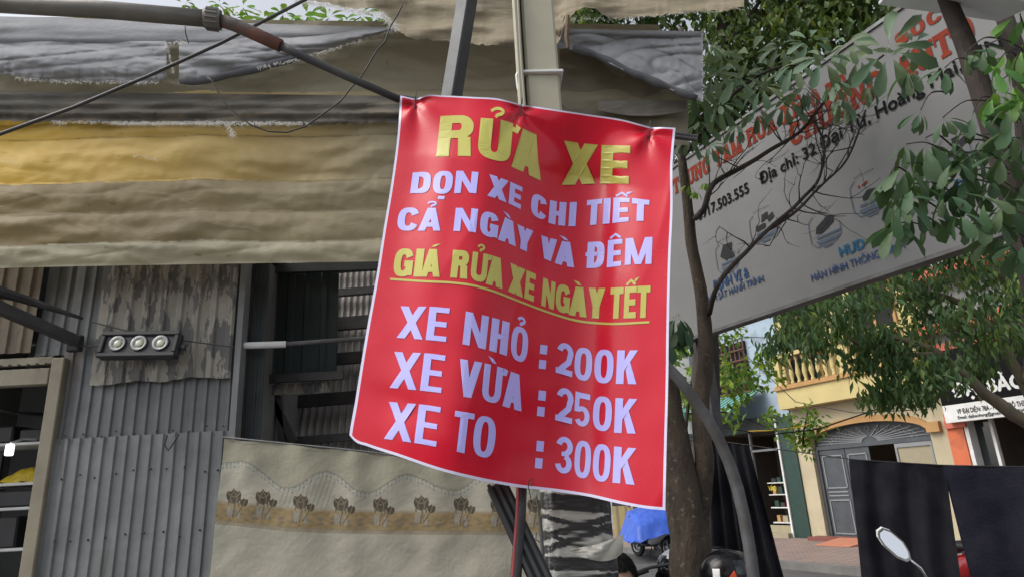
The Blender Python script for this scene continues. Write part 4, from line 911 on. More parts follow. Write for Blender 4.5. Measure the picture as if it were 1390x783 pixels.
b = hb(); b.bb(uC0, ua, -.25, 0, 0, zfl+.1); b.bb(ub_, uC1, -.25, 0, 0, zfl+.1)
N_ = 24
for k in range(N_):
    u0, u1 = ua+(ub_-ua)*k/N_, ua+(ub_-ua)*(k+1)/N_
    b.prism([(u0,archz(u0)),(u1,archz(u1)),(u1,zfl+.1),(u0,zfl+.1)], -.25, 0)
b.bb(uC0, uC1, -8, -7.8, 0, 7); b.bb(uC0,uC0+.15,-7.8,-.25,0,8); b.bb(uC1-.15,uC1,-7.8,-.25,0,8)
b.build('ground_floor_wall', m_cream, H1)
b = hb()
for k in range(N_):
    u0, u1 = ua+(ub_-ua)*k/N_, ua+(ub_-ua)*(k+1)/N_; z0, z1 = archz(u0), archz(u1)
    b.prism([(u0,z0-.02),(u1,z1-.02),(u1,z1+.13),(u0,z0+.13)], .003, .09)
b.bb(ua-.25, ua-.0, .003, .11, zsp-.1, zsp+.12); b.bb(ub_, ub_+.3, .003, .11, zsp-.1, zsp+.12); b.build('arch_moulding', m_trim, H1)
# doorway
dr = hb(); zt_ = fuz(1109,608)[1]
dr.bb(ua, ub_, -.2, -.12, zt_-.05, zt_+.05)
for u_ in (ua+.04, ub_-.04): dr.bb(u_-.05, u_+.05, -.2, -.11, 0, zt_-.05)
drw = dr.build('door_frame', m_gdoor, H1)
us = [ua+.09, fuz(1146,640)[0], fuz(1176,620)[0], fuz(1212,620)[0], ub_-.09]
for k in (0, 1):
    b = hb(); b.bb(us[k]+.01, us[k+1]-.01, -.19, -.15, 0.02, zt_-.06); dl = b.build('door_leaf', m_gdoor, H1)
    b = hb()
    for z0, z1 in ((.12,.95),(1.22,zt_-.2)):
        for (x0,x1,y0,y1) in ((us[k]+.08,us[k+1]-.08,z0,z0+.03),(us[k]+.08,us[k+1]-.08,z1-.03,z1),(us[k]+.08,us[k]+.11,z0,z1),(us[k+1]-.11,us[k+1]-.08,z0,z1)): b.bb(x0,x1,-.148,-.128,y0,y1)
    b.bb(us[k]+.1,us[k+1]-.1,-.148,-.128,1.03,1.06); b.bb(us[k]+.1,us[k+1]-.1,-.148,-.128,1.12,1.15)
    b.build('moulding', m_gdl, dl)
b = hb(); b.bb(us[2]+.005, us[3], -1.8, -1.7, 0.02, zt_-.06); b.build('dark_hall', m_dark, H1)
b = hb(); b.bb(us[3]+.05, us[4]-.05, -.19, -.16, .3, zt_-.15); b.build('board_panel', m_panel, H1)
b = hb()
for (x0,x1,y0,y1) in ((us[3],us[4],zt_-.15,zt_-.06),(us[3],us[3]+.05,.0,zt_-.15),(us[4]-.05,us[4],.0,zt_-.15),(us[3]+.05,us[4]-.05,.2,.3)): b.bb(x0,x1,-.19,-.13,y0,y1)
b.build('panel_frame', m_gdl, H1)
fan = hb()
for k in range(N_):
    u0, u1 = ua+(ub_-ua)*k/N_, ua+(ub_-ua)*(k+1)/N_; fan.prism([(u0,zt_+.04),(u1,zt_+.04),(u1,max(zt_+.05,archz(u1))),(u0,max(zt_+.05,archz(u0)))], -.2, -.17)
fan.build('fanlight', m_gdoor, H1)
b = hb(); uc_ = (ua+ub_)/2
for k in range(15):
    a = math.pi*(k+.5)/15; r1 = .25
    u1 = uc_+math.cos(a)*(ub_-ua)*.47; z1 = zt_+.05+math.sin(a)*(zap-zt_-.12)*.95
    p, q = HF(uc_+math.cos(a)*.22, -.155, zt_+.05+math.sin(a)*.12), HF(u1, -.155, z1)
    b.xf = None; b.bar(p, q, .02, .02)
    for t_ in (.72,):
        c = p+(q-p)*t_; b.tube([c+UR*.07*math.cos(x)+ZZ*.06*math.sin(x) for x in np.linspace(0, 6.283, 9)], .009, 5)
b.build('fanlight_bars', m_gdl, H1)
# balcony
BO = .4
(bu0, bz0), (bu1, _) = fuz(1058,556,BO), fuz(1290,520,BO)
bz1 = fuz(1058,527,BO)[1]; bz2 = fuz(1058,481,BO)[1]
bu1 = uC1+.0
b = hb(); b.bb(bu0, bu1, .003, BO, bz0, bz1-.06); b.build('balcony_slab', m_yelw, H1)
b = hb(); b.bb(bu0-.05, bu1+.05, -.2, BO+.06, bz1-.057, bz1+.0); b.bb(bu0-.02, bu1+.02, BO-.16, BO+.03, bz1+.003, bz1+.06); b.build('balcony_ledge', m_trim, H1)
b = hb(); b.bb(bu0-.04, bu1+.04, BO-.2, BO+.05, bz2-.1, bz2); b.bb(bu0-.04, bu0+.2, -.0, BO-.2, bz2-.1, bz2); b.build('balcony_rail', m_yelw, H1)
um = (bu0+bu1)/2+.2
for x0_, x1_ in ((bu0,bu0+.22),(bu1-.22,bu1),(um-.13,um+.13)):
    b = hb(); b.bb(x0_, x1_, BO-.18, BO, bz1+.06, bz2-.1); b.build('balcony_post', m_yelw, H1)
hh = bz2-.1-bz1-.06; prof = [(.055,0),(.055,.08),(.03,.12),(.06,.28),(.07,.38),(.045,.6),(.028,.8),(.05,.9),(.055,1)]
nb = 17
for k in range(nb):
    u_ = bu0+.32+(bu1-bu0-.64)*k/(nb-1)
    if abs(u_-um) < .17: continue
    b = MB(); b.lathe([(r, z*hh) for r, z in prof], HF(u_, BO-.09, bz1+.06), 10); b.build('baluster', m_yelw, H1, sm=True)
b = hb(); b.bb(uC0, uC1, -.25, -.0, zfl+.1, 8.2); b.build('upper_wall', m_yelw, H1)
for u_ in (uC0+.8, uC1-1.1):
    b = hb(); b.bb(u_-.5, u_+.5, .002, .03, bz1+.1, bz1+2.2); wn = b.build('window', m_dark, H1)
    b = hb()
    for x0, x1, z0, z1 in ((u_-.55,u_-.48,bz1+.1,bz1+2.2),(u_+.48,u_+.55,bz1+.1,bz1+2.2),(u_-.03,u_+.03,bz1+.1,bz1+2.2),(u_-.55,u_+.55,bz1+2.2,bz1+2.28)): b.bb(x0,x1,.032,.07,z0,z1)
    b.build('frame', m_trim, wn)
b = hb(); b.bb(uC0-.1, uC1+.1, -.2, .35, 6.6, 6.9); b.bb(uC0-.1, uC1+.1, -8, .1, 8.2, 8.3); b.build('cornice', m_trim, H1)
# step and ramp
m_redst = mk('red_tile', (.23,.075,.06), (.18,.06,.05), 8, .7); m_ramp = mk('ramp_board', (.5,.2,.12), (.42,.17,.1), 5, .7)
b = hb(); b.bb(uD0-.25, uD0+1.1, .1, .55, .002, .09); tag(b.build('door_step', m_redst), 'dark red tiled step in front of the grey door', 'step')
b = hb(); r0_ = uD0+.75; b.add([(r0_,.56,.11),(r0_+.95,.56,.11),(r0_+.95,1.5,.005),(r0_,1.5,.005),(r0_,.56,.004),(r0_+.95,.56,.004)], [(0,1,2,3),(0,4,5,1),(0,3,4),(1,5,2),(4,3,2,5)]); tag(b.build('ramp', m_ramp), 'orange red ramp board leading up to the grey door', 'ramp')
# orange house
H2 = thing('orange_house', 'orange fronted shop house with a black name board over an open front', 'house', HF(uC1+3, -2, 0))
zb = 2.6; uE = uC1+6.5
b = hb(); b.bb(uC1+.003, uO1, -.3, .06, 0, zb+.1); b.build('pillar', m_orange, H2)
b = hb(); b.bb(uC1-.0+.02, uO1+.1, .063, .12, zb-.22, zb-.05); b.build('pillar_cap', m_coral, H2)
b = hb(); b.bb(uO1+.02, uO1+.1, -.2, .05, 0, zb); b.bb(uO1+.42, uO1+.48, -.25, -.15, 0, zb); b.build('door_frame', m_white, H2)
b = hb(); b.bb(uO1+.1, uO1+.42, -.22, -.2, 0, zb); b.build('glass_door', m_glass_dark, H2)
m_shop = mk('shop_interior', (.12,.1,.085), (.09,.08,.07), 2, .8)
b = hb(); b.bb(uC1+.1, uE, -4, -3.9, 0, zb+.5); b.bb(uC1+.02,uC1+.1,-4,-.3,0,zb); b.bb(uE-.1,uE,-4,0,0,zb); b.build('interior_wall', m_shop, H2)
b = hb(); b.bb(uO1+1.0, uO1+1.9, -3.85, -3.4, .02, 1.5); b.build('cabinet', m_black, H2)
b = hb(); b.bb(uC1+.003, uE, -8, 0, zb+.1, 7.2); b.build('upper_wall', m_greyw, H2)
(ncu0, ncz), (ncu1, _) = fuz(1281,570,.3), fuz(1390,548,.3)
b = hb(); b.bb(uC1-.05, uE, -.0, .1, zfl+.5, zfl+.72); b.bb(uC1-.1, uE, .0, .3, zfl+.95, zfl+1.15); b.bb(uC1-.1, uE, .0, .5, zfl+2.1, zfl+2.3); b.build('cornice', m_coral, H2)
sg0 = fuz(1283,574,.3)[1]; sg1 = fuz(1283,550,.3)[1]; sg2 = sg1+1.15; us0 = fuz(1281,560,.3)[0]
b = hb(); b.bb(us0, uE, .1, .297, sg1, sg2); nbd = b.build('name_board', m_sblk, H2)
b = hb(); b.bb(us0, uE, .12, .30, sg0, sg1-.003); b.build('address_strip', m_white, H2)
def htext(body, pa, pb, cap, mat, bold, o=.303):
    (u0, z0), (u1, z1) = fuz(*pa, o), fuz(*pb, o); capz = abs(fuz(pa[0], pa[1]-cap, o)[1]-z0); b = MB()
    for k, (dx, dz) in enumerate(((0,0),(-bold,0),(bold,0),(0,bold),(0,-bold))):
        text_mesh(b, body, HF(u0, o+.0012*k, (z0+z1)/2)+UR*dx*capz+ZZ*dz*capz, UR, ZZ, u1-u0, capz, 0.0)
    return b.build('lettering', mat, H2)
htext('ĐẠI BẢO HƯNG', (1297,546), (1486,502), 18, m_white, .06)
htext('VP ĐẠI DIỆN: 78A - F3 KHU ĐÔ THỊ ĐẠI KIM', (1300,562), (1416,546), 6.5, m_sblk, .02)
htext('Email: daibaohung@gmail.com', (1301,568.5), (1370,560), 4.4, m_sblk, .012); htext('Web', (1380,559), (1392,557), 4.4, m_sblk, .012)
# green pillar shop on the left of the yellow house
H3 = thing('glass_shop', 'shop house with a dark green pillar, glass front and pale blue upper wall', 'house', HF(uG0-1.4, -2, 0))
u3 = uG0-3.3
b = hb(); b.bb(uG0+.04, uC0-.003, -.3, .05, 0, zfl-.3); b.build('green_pillar', m_green, H3)
b = hb(); b.bb(uG0-.02, uG0+.037, -.1, .09, 0, zfl-.3); b.build('white_trim', m_white, H3)
b = hb(); b.bb(u3, uG0-.02, -3.2, -3.1, 0, 3); b.bb(u3, u3+.1, -3.1, -.1, 0, 3); b.bb(u3, uG0, -3.2, -.1, 2.9, 3.0); b.build('interior_wall', m_shop, H3)
for z_ in (.35, .75, 1.1, 1.42):
    b = hb(); b.bb(uG0-.95, uG0-.04, -.7, -.25, z_-.015, z_+.015); b.build('shelf_board', m_white, H3)
rg = random.Random(3); cl = [m_redp, m_black, m_trim, m_green, m_panel]
for z_ in (.365, .765, 1.115, 1.435):
    for k in range(4):
        b = hb(); x_ = uG0-.88+k*.21; b.bb(x_, x_+rg.uniform(.1,.18), -.62, -.35, z_+.002, z_+rg.uniform(.1,.24)); b.build('goods', rg.choice(cl), H3)
b = hb(); b.bb(u3, u3+.06, -.12, -.04, 0, 2.85); b.bb(uG0-1.2, uG0-1.15, -.12, -.04, 0, 2.85); b.bb(u3, uG0-.02, -.12, -.04, 2.3, 2.36); b.build('glass_frame', m_gdl, H3)
b = hb(); b.bb(u3, uG0-.02, -.2, .06, 2.86, zfl-.2); b.build('fascia', m_strip_tin, H3)
b = hb(); b.bb(u3, uG0+.3, -8, -.2, 3.0, 7.5); b.build('upper_wall', m_blue, H3)
b = hb(); b.bb(uG0-2.4, uG0-.9, -.195, -.14, 4.1, 5.6); wn = b.build('window', m_dark, H3)
b = hb()
for k in range(9): b.bb(uG0-2.4+k*.185, uG0-2.37+k*.185, -.1, -.07, 4.0, 5.7)
for k in range(6): b.bb(uG0-2.45, uG0-.85, -.07, -.04, 4.05+k*.32, 4.09+k*.32)
b.build('grille', m_rust, wn)
b = hb(); zz1 = fuz(990,556,.6)[1]; b.add([(u3-.4,-.1,zz1+.5),(uG0-.45,-.1,zz1+.5),(uG0-.45,1.25,zz1-.15),(u3-.4,1.25,zz1-.15),(u3-.4,-.1,zz1+.53),(uG0-.45,-.1,zz1+.53),(uG0-.45,1.25,zz1-.12),(u3-.4,1.25,zz1-.12)], [(0,1,2,3),(4,7,6,5),(0,4,5,1),(1,5,6,2),(2,6,7,3),(3,7,4,0)])
for k in range(16): 
    x_ = u3-.4+k*(uG0-.45-u3+.4)/15; b.add([(x_,-.1,zz1+.531),(x_+.05,-.1,zz1+.56),(x_+.05,1.25,zz1-.09),(x_,1.25,zz1-.119)], [(0,1,2,3)])
b.build('awning', m_teal, H3)
m_ylet = mk('yellow_letter', (.75,.62,.03), None, rough=.5)
u_, z_ = fuz(1042,666,-.03); b = MB(); text_mesh(b, 'VÀO', HF(u_+.05, -.03, z_), UR, ZZ, .28, .14, 0); b.build('lettering', m_ylet, H3)
b = hb(); b.bb(u3, uG0-.02, -.08, -.06, .0, .3); b.bb(u3, uG0, -.1, .25, .0, .12); b.build('base', m_panel, H3)
# further houses left
H4 = thing('grey_house', 'grey house front behind the tree trunk, left of the glass shop', 'house', HF(u3-4, -2, 0))
b = hb(); b.bb(u3-9, u3-.02, -6, 0, 0, 5.6); b.build('wall', m_greyw, H4)
for k in range(3):
    b = hb(); x_ = u3-2.6-2.8*k; b.bb(x_, x_+1.6, .002, .05, .05, 2.5); b.build('shutter', m_glass_dark, H4)
    b = hb(); b.bb(x_, x_+1.4, .002, .05, 3.5, 4.8); wn = b.build('window', m_glass_dark, H4)
    b = hb(); b.bb(x_-.06, x_, .002, .09, 3.5, 4.8); b.bb(x_+1.4, x_+1.46, .002, .09, 3.5, 4.8); b.bb(x_+.67, x_+.73, .052, .09, 3.5, 4.8); b.build('frame', m_white, wn)
b = hb(); b.bb(u3-9, u3-.02, 0.002, .8, 2.9, 3.05); b.build('canopy_slab', m_blue, H4)
b = MB(); 
gA, gB = G(836, 742, -.0), None
t = thing('slatted_gate', 'yellow slatted gate seen just right of the wrapped column', 'gate', P(848, 716, 23))
for k in range(7):
    p = P(836+k*4, 716, 23); b = MB(); b.bb(p[0]-.047, p[0]+.047, 22.97, 23.03, .01, P(845,686,23)[2]); b.build('slat', m_panel if k % 3 == 1 else m_yelw, t)
for z_ in (.3, 1.0):
    b = MB(); b.bb(P(834,716,23)[0], P(863,716,23)[0], 23.04, 23.08, z_*.6, z_*.6+.06); b.build('crossbar', m_trim, t)
# tiled pavement in front of the houses
mp = bpy.data.materials.new('brick_paving'); mp.use_nodes = True; t_ = mp.node_tree; bs = t_.nodes['Principled BSDF']
tc = t_.nodes.new('ShaderNodeTexCoord'); br = t_.nodes.new('ShaderNodeTexBrick'); br.inputs['Scale'].default_value = 1.6; br.inputs['Mortar Size'].default_value = .022
br.inputs['Color1'].default_value = (.27,.165,.135,1); br.inputs['Color2'].default_value = (.19,.15,.135,1); br.inputs['Mortar'].default_value = (.3,.27,.24,1)
n_ = t_.nodes.new('ShaderNodeTexNoise'); n_.inputs['Scale'].default_value = 1.2; mx = t_.nodes.new('ShaderNodeMix'); mx.data_type = 'RGBA'; mx.blend_type = 'MULTIPLY'; mx.inputs[0].default_value = .7
t_.links.new(tc.outputs['Object'], br.inputs[0]); t_.links.new(tc.outputs['Object'], n_.inputs[0]); t_.links.new(br.outputs[0], mx.inputs[6]); t_.links.new(n_.outputs[1], mx.inputs[7]); t_.links.new(mx.outputs[2], bs.inputs[0]); bs.inputs['Roughness'].default_value = .85
mx2 = t_.nodes.new('ShaderNodeMapRange'); mx2.inputs[1].default_value = .2; mx2.inputs[2].default_value = .8; mx2.inputs[3].default_value = .75; mx2.inputs[4].default_value = 1.15; t_.links.new(n_.outputs[0], mx2.inputs[0]); t_.links.new(mx2.outputs[0], mx.inputs[7])
b = hb(); b.bb(-14, 14, -9, 4.2, -.119, -.0005); tag(b.build('tiled_pavement', mp, noautoorig=True), kind='structure')
b = hb(); b.bb(-14, 14, 4.203, 4.4, -.118, .012); tag(b.build('kerb', m_conc, noautoorig=True), kind='structure')
# overhead cables of the street
for i, (pts, m_, l_) in enumerate([
    ([(1012,585,12),(1045,584,12),(1080,580,11.8),(1100,575,11.6)], mk('cable_yellow', (.6,.4,.03), None, rough=.6), 'yellow cable sagging in front of the green pillar'),
    ([(960,575,11),(1040,590,11),(1110,582,11),(1190,555,10.5),(1300,500,10)], m_cable, 'black cable sagging below the balcony to the tree'),
    ([(1000,470,14),(1080,545,13),(1160,560,12),(1260,555,11)], m_cable, 'thin black cable crossing in front of the balcony balusters'),
    ([(960,455,14),(1040,458,13),(1120,470,12),(1220,440,11)], m_cable, 'upper thin cable crossing between the tree and the balcony rail')]):
    b = MB(); q = [P(*p) for p in pts]; b.tube(q, [.011,.013,.008,.008][i], 6); tag(b.build('overhead_cable', m_, sm=True), l_, 'cable')
# ------------------------------------------------------------------ black cloths on a line
m_cloth = mk('black_cloth', (.012,.012,.016), (.03,.03,.036), 3, .95, .2, 60, detail=8, spec=.08); m_cloth2 = mk('navy_black_towel', (.016,.016,.026), (.034,.034,.05), 2.5, .95, .5, 70, contrast=(.4,.65), detail=9, spec=.08)
lnp = [(897,586,6.4),(962,596,6.2),(1018,604,6.0),(1085,613,5.7),(1155,623,5.4),(1282,631,5.0),(1392,633,4.6),(1480,630,4.3)]
def lineP(x): return P(x, interp([(p[0],p[1]) for p in lnp], x), interp([(p[0],p[2]) for p in lnp], x))
b = MB(); b.tube([lineP(x) for x in range(897, 1480, 18)], .005, 6); tag(b.build('washing_line', m_cable, sm=True), 'thin black line carrying the black cloths, tied to the tree trunk', 'line')
def cloth(name, label, x0, x1, xb0, xb1, zbot, mat, nf, amp, seed):
    def f(u, v):
        T = lineP(x0+(x1-x0)*u); Bp = P(xb0+(xb1-xb0)*u, 783, T[1]); dz = (T[2]-zbot)/(T[2]-Bp[2]); Bp = T+(Bp-T)*dz; Bp[2] = zbot+.04*nz(u*4, seed)
        q = T+(Bp-T)*v
        o = amp*math.sin(u*nf*6.28+1.5*nz(u*3, v*1.2, seed))*(.25+.75*min(1,v*4))+.5*amp*nz(u*9, v*3, seed+2)
        return q+NN*o*.8+np.array([0,-o*.5,0])
    b = MB(); b.grid(110, 50, f); return tag(b.build(name, mat, sm=True), label, 'cloth')
cloth('hanging_cloth', 'pleated black cloth hanging between the tree trunk and the glass shop', 960, 1017, 968, 1064, .1, m_cloth, 5, .035, 1)
cloth('hanging_cloth', 'flat black cloth hanging behind the white scooter mirror', 1152, 1283, 1168, 1304, .2, m_cloth, 3, .03, 2)
cloth('hanging_cloth', 'dark navy towel cloth hanging at the right edge of the view', 1279, 1440, 1318, 1470, .25, m_cloth2, 2, .02, 3)
# bent grey hoop pipe in front of the trunk
m_hoop = mk('hoop_pipe', (.13,.13,.135), (.075,.07,.068), 6, .6, .2, 25, metal=.2)
b = MB(); hp = [(893,486),(905,497),(922,515),(942,542),(960,568),(976,596),(990,628),(1001,662),(1010,700),(1017,740),(1023,785),(1030,850)]
q = [P(790,452,2.82), P(840,463,3.15), P(870,473,3.38)]+[P(x,y,3.5) for x,y in hp]; q.append(np.array([q[-1][0]+.01, q[-1][1], 0])); b.tube(q, .03, 12, wob=.08); tag(b.build('hoop_pipe', m_hoop, sm=True), 'bent grey hoop pipe curving down in front of the tree trunk', 'pipe')
# ------------------------------------------------------------------ scooters (local: front is +x, origin on the ground)
m_tyre = mk('tyre', (.014,.014,.014), (.025,.025,.025), 20, .85); m_silver = mk('silver', (.42,.42,.44), (.36,.36,.38), 8, .3, metal=.7)
m_tail = mk('tail_red', (.5,.02,.03), None, rough=.2); m_mirror = mk('mirror_glass', (.86,.87,.88), None, rough=.03, metal=1.0)
def lofted(b, secs, n=16, e=2.6):     # secs: (x, zc, ry, rz)
    vs_ = []
    for x, zc, ry, rz in secs:
        for k in range(n):
            a = 2*math.pi*k/n; c, s_ = math.cos(a), math.sin(a)
            vs_.append((x, ry*math.copysign(abs(c)**(2/e), c), zc+rz*math.copysign(abs(s_)**(2/e), s_)))
    m = len(secs); return b.add(vs_, [(i*n+k, i*n+(k+1)%n, (i+1)*n+(k+1)%n, (i+1)*n+k) for i in range(m-1) for k in range(n)]+[tuple(range(n))[::-1], tuple(range((m-1)*n, m*n))])
def scooter(label, paint, loc, rz, mirrors=True, group='scooters parked about the yard'):
    t = thing('scooter', label, 'scooter', loc, rz, group, local=True)
    RX = Matrix.Rotation(math.pi/2, 3, 'X')
    for x in (-.62, .62):
        b = MB(); b.lathe([(.165,-.045),(.235,-.05),(.262,-.025),(.268,0),(.262,.025),(.235,.05),(.165,.045),(.165,-.045)], (x,0,.268), 28, RX, cap=False); wh = b.build('wheel', m_tyre, t, sm=True)
        b = MB(); b.lathe([(.17,-.03),(.16,-.035),(.15,-.03),(.15,.03),(.16,.035),(.17,.03)], (x,0,.268), 24, RX, cap=False); b.lathe([(.04,-.05),(.05,-.045),(.05,.045),(.04,.05)], (x,0,.268), 14, RX)
        for k in range(5):
            a = k*1.2566; b.bar((x+.04*math.cos(a),0,.268+.04*math.sin(a)), (x+.155*math.cos(a),0,.268+.155*math.sin(a)), .03, .02, up=(0,1,0))
        b.build('rim', m_silver, wh)
    b = MB(); lofted(b, [(-.92,.76,.03,.03),(-.86,.72,.09,.09),(-.65,.66,.15,.13),(-.4,.56,.17,.18),(-.15,.48,.15,.17),(.0,.36,.13,.1)]); b.build('rear_body', paint, t, sm=True)
    b = MB(); lofted(b, [(-.05,.31,.13,.05),(.15,.29,.15,.045),(.36,.31,.13,.06)]); b.build('footboard', m_black, t, sm=True)
    b = MB(); lofted(b, [(.30,.36,.12,.1),(.40,.52,.2,.16),(.46,.72,.2,.14),(.48,.88,.16,.1),(.47,.98,.1,.05)]); b.build('front_shield', paint, t, sm=True)
    b = MB(); lofted(b, [(-.8,.84,.08,.03),(-.65,.86,.13,.05),(-.4,.82,.14,.06),(-.15,.78,.12,.06),(.02,.74,.07,.04)]); b.build('seat', m_black, t, sm=True)
    b = MB(); b.grid(14, 6, lambda u, v: (.62+.31*math.cos(.35+u*2.1), (v-.5)*.13, .268+.31*math.sin(.35+u*2.1)-.05*(2*v-1)**2)); b.build('front_fender', paint, t, sm=True)
    b = MB(); b.tube([(.62,.07,.27),(.56,.07,.55),(.5,.05,.8)], .02, 8); b.tube([(.62,-.07,.27),(.56,-.07,.55),(.5,-.05,.8)], .02, 8); b.build('fork', m_silver, t, sm=True)
    b = MB(); lofted(b, [(.38,.95,.1,.045),(.46,.955,.13,.06),(.54,.93,.08,.045)]); b.build('headlight_cowl', paint, t, sm=True)
    b = MB(); b.sphere((.545,0,.93), (.025,.075,.045), 14, 8); b.build('headlight', m_lens, t, sm=True)
    b = MB(); b.tube([(.33,-.36,.96),(.38,-.22,.99),(.42,0,1.0),(.38,.22,.99),(.33,.36,.96)], .012, 8); b.build('handlebar', m_dark_steel, t, sm=True)
    for s_ in (-1, 1):
        b = MB(); b.tube([(.36,s_*.25,.978),(.325,s_*.375,.955)], .019, 10); b.build('grip', m_rubber, t, sm=True)
    b = MB(); b.tube([(-.1,-.14,.25),(-.4,-.19,.27),(-.55,-.2,.32),(-.95,-.2,.4)], [.02,.03,.055,.05], 12); b.build('exhaust', m_silver, t, sm=True)
    b = MB(); b.sphere((-.91,0,.74), (.04,.09,.045), 14, 8); b.build('tail_light', m_tail, t, sm=True)
    b = MB(); b.tube([(-.7,.1,.8),(-.95,.1,.88),(-.97,0,.89),(-.95,-.1,.88),(-.7,-.1,.8)], .012, 8); b.build('grab_rail', m_silver, t, sm=True)
    b = MB(); b.tube([(-.02,.02,.3),(-.04,.1,.15),(-.06,.2,.01)], .012, 6); b.build('side_stand', m_dark_steel, t)
    if mirrors:
        for s_ in (-1, 1):
            b = MB(); b.tube([(.39,s_*.2,.99),(.37,s_*.26,1.12),(.36,s_*.31,1.17)], .006, 8); st = b.build('mirror_stem', m_chrome, t, sm=True)
            c = (.36, s_*.355, 1.225); poly = [(-.072,.06),(-.04,.075),(.0,.062),(.055,.012),(.072,-.03),(.07,-.062),(.045,-.072),(.0,-.055),(-.06,.0),(-.078,.035)]
            poly = [(x*.76, z) for x, z in poly]
            if s_ < 0: poly = [(-x, z) for x, z in poly][::-1]
            b = MB(); nP = len(poly)
            vs_ = [(c[0]-.012+z*.3, c[1]-x, c[2]+z) for x, z in poly]+[(c[0]+.004+z*.3, c[1]-x*1.06, c[2]+z*1.06) for x, z in poly]+[(c[0]+.025+z*.3, c[1]-x*.7, c[2]+z*.7) for x, z in poly]
            b.add(vs_, [(i, (i+1)%nP, (i+1)%nP+nP, i+nP) for i in range(nP)]+[(i+nP, (i+1)%nP+nP, (i+1)%nP+2*nP, i+2*nP) for i in range(nP)]+[tuple(range(2*nP,3*nP))]); b.build('mirror_shell', m_white, st)
            b = MB(); b.add([(c[0]-.0125+z*.3, c[1]-x*.86, c[2]+z*.86) for x, z in poly], [tuple(range(nP))]); b.build('mirror_glass', m_mirror, st)
    return t
m_pblk = mk('paint_black', (.006,.006,.007), None, rough=.2, coat=.0, spec=.3); m_pred = mk('paint_red', (.42,.02,.025), None, rough=.25, coat=.6); m_pwhite = mk('paint_white', (.7,.7,.7), None, rough=.25, coat=.5)
# near scooter whose mirror is in view: its left mirror glass stands at picture point (1212,735)
mpnt = P(1212, 734, 3.35)
ang = math.radians(78)
def place_by(local, world, rz):
    c, s_ = math.cos(rz), math.sin(rz); return (world[0]-(c*local[0]-s_*local[1]), world[1]-(s_*local[0]+c*local[1]), 0)
scooter('black scooter whose white edged mirror shows against the black cloth', m_pblk, place_by((.36,.355), mpnt, ang), ang)
hp1 = P(985, 770, 4.4); scooter('black scooter under the flame decorated helmet beside the trunk', m_pblk, place_by((-.35,0), hp1, math.radians(100)), math.radians(100), mirrors=False)
hp2 = P(927, 772, 5.3); scooter('black scooter left of the tree trunk carrying a grey helmet', m_pblk, place_by((-.35,0), hp2, math.radians(58)), math.radians(58), mirrors=False)
c1 = G(882, 757, -.12); c2 = G(909, 755, -.12)
s1 = scooter('scooter under the blue cover, the left one of the pair', m_pwhite, (c1[0]+.1, c1[1], -.12), math.radians(115))
s2 = scooter('scooter under the blue cover, next to the tree trunk', m_pblk, (c2[0]+.1, c2[1]-.2, -.12), math.radians(112))
rdp = P(1301, 748, 6.6); scooter('red scooter glimpsed through the gap between the black cloths', m_pred, (rdp[0]+.1, rdp[1]+.75, 0), math.radians(95))
# blue cover over the pair
m_bluec = mk('blue_cover', (.035,.115,.56), (.025,.085,.46), 5, .45, .4, 12, trans=.1)
cc = (np.array(s1.location)+np.array(s2.location))/2
def cover(u, v):
    x = (u-.5)*2; y = (v-.5)*2
    top = 1.13-.3*max(0,abs(x)-.25)**1.2-.35*max(0,-y-.2); fall = max(0,abs(x)-.72)*2.0+max(0,abs(y)-.8)*1.5
    z = max(.42, top-fall*1.0)+.05*nz(x*4, y*4, 3)+.03*nz(x*10, y*9, 5)+.06*math.exp(-((x-.35)/.12)**2)
    return (cc[0]+x*.95+.04*nz(y*5,z*5), cc[1]+y*1.05, z-.1)
b = MB(); b.grid(40, 40, cover); tag(b.build('blue_cover', m_bluec, sm=True), 'bright blue plastic cover draped over two parked scooters', 'cover')
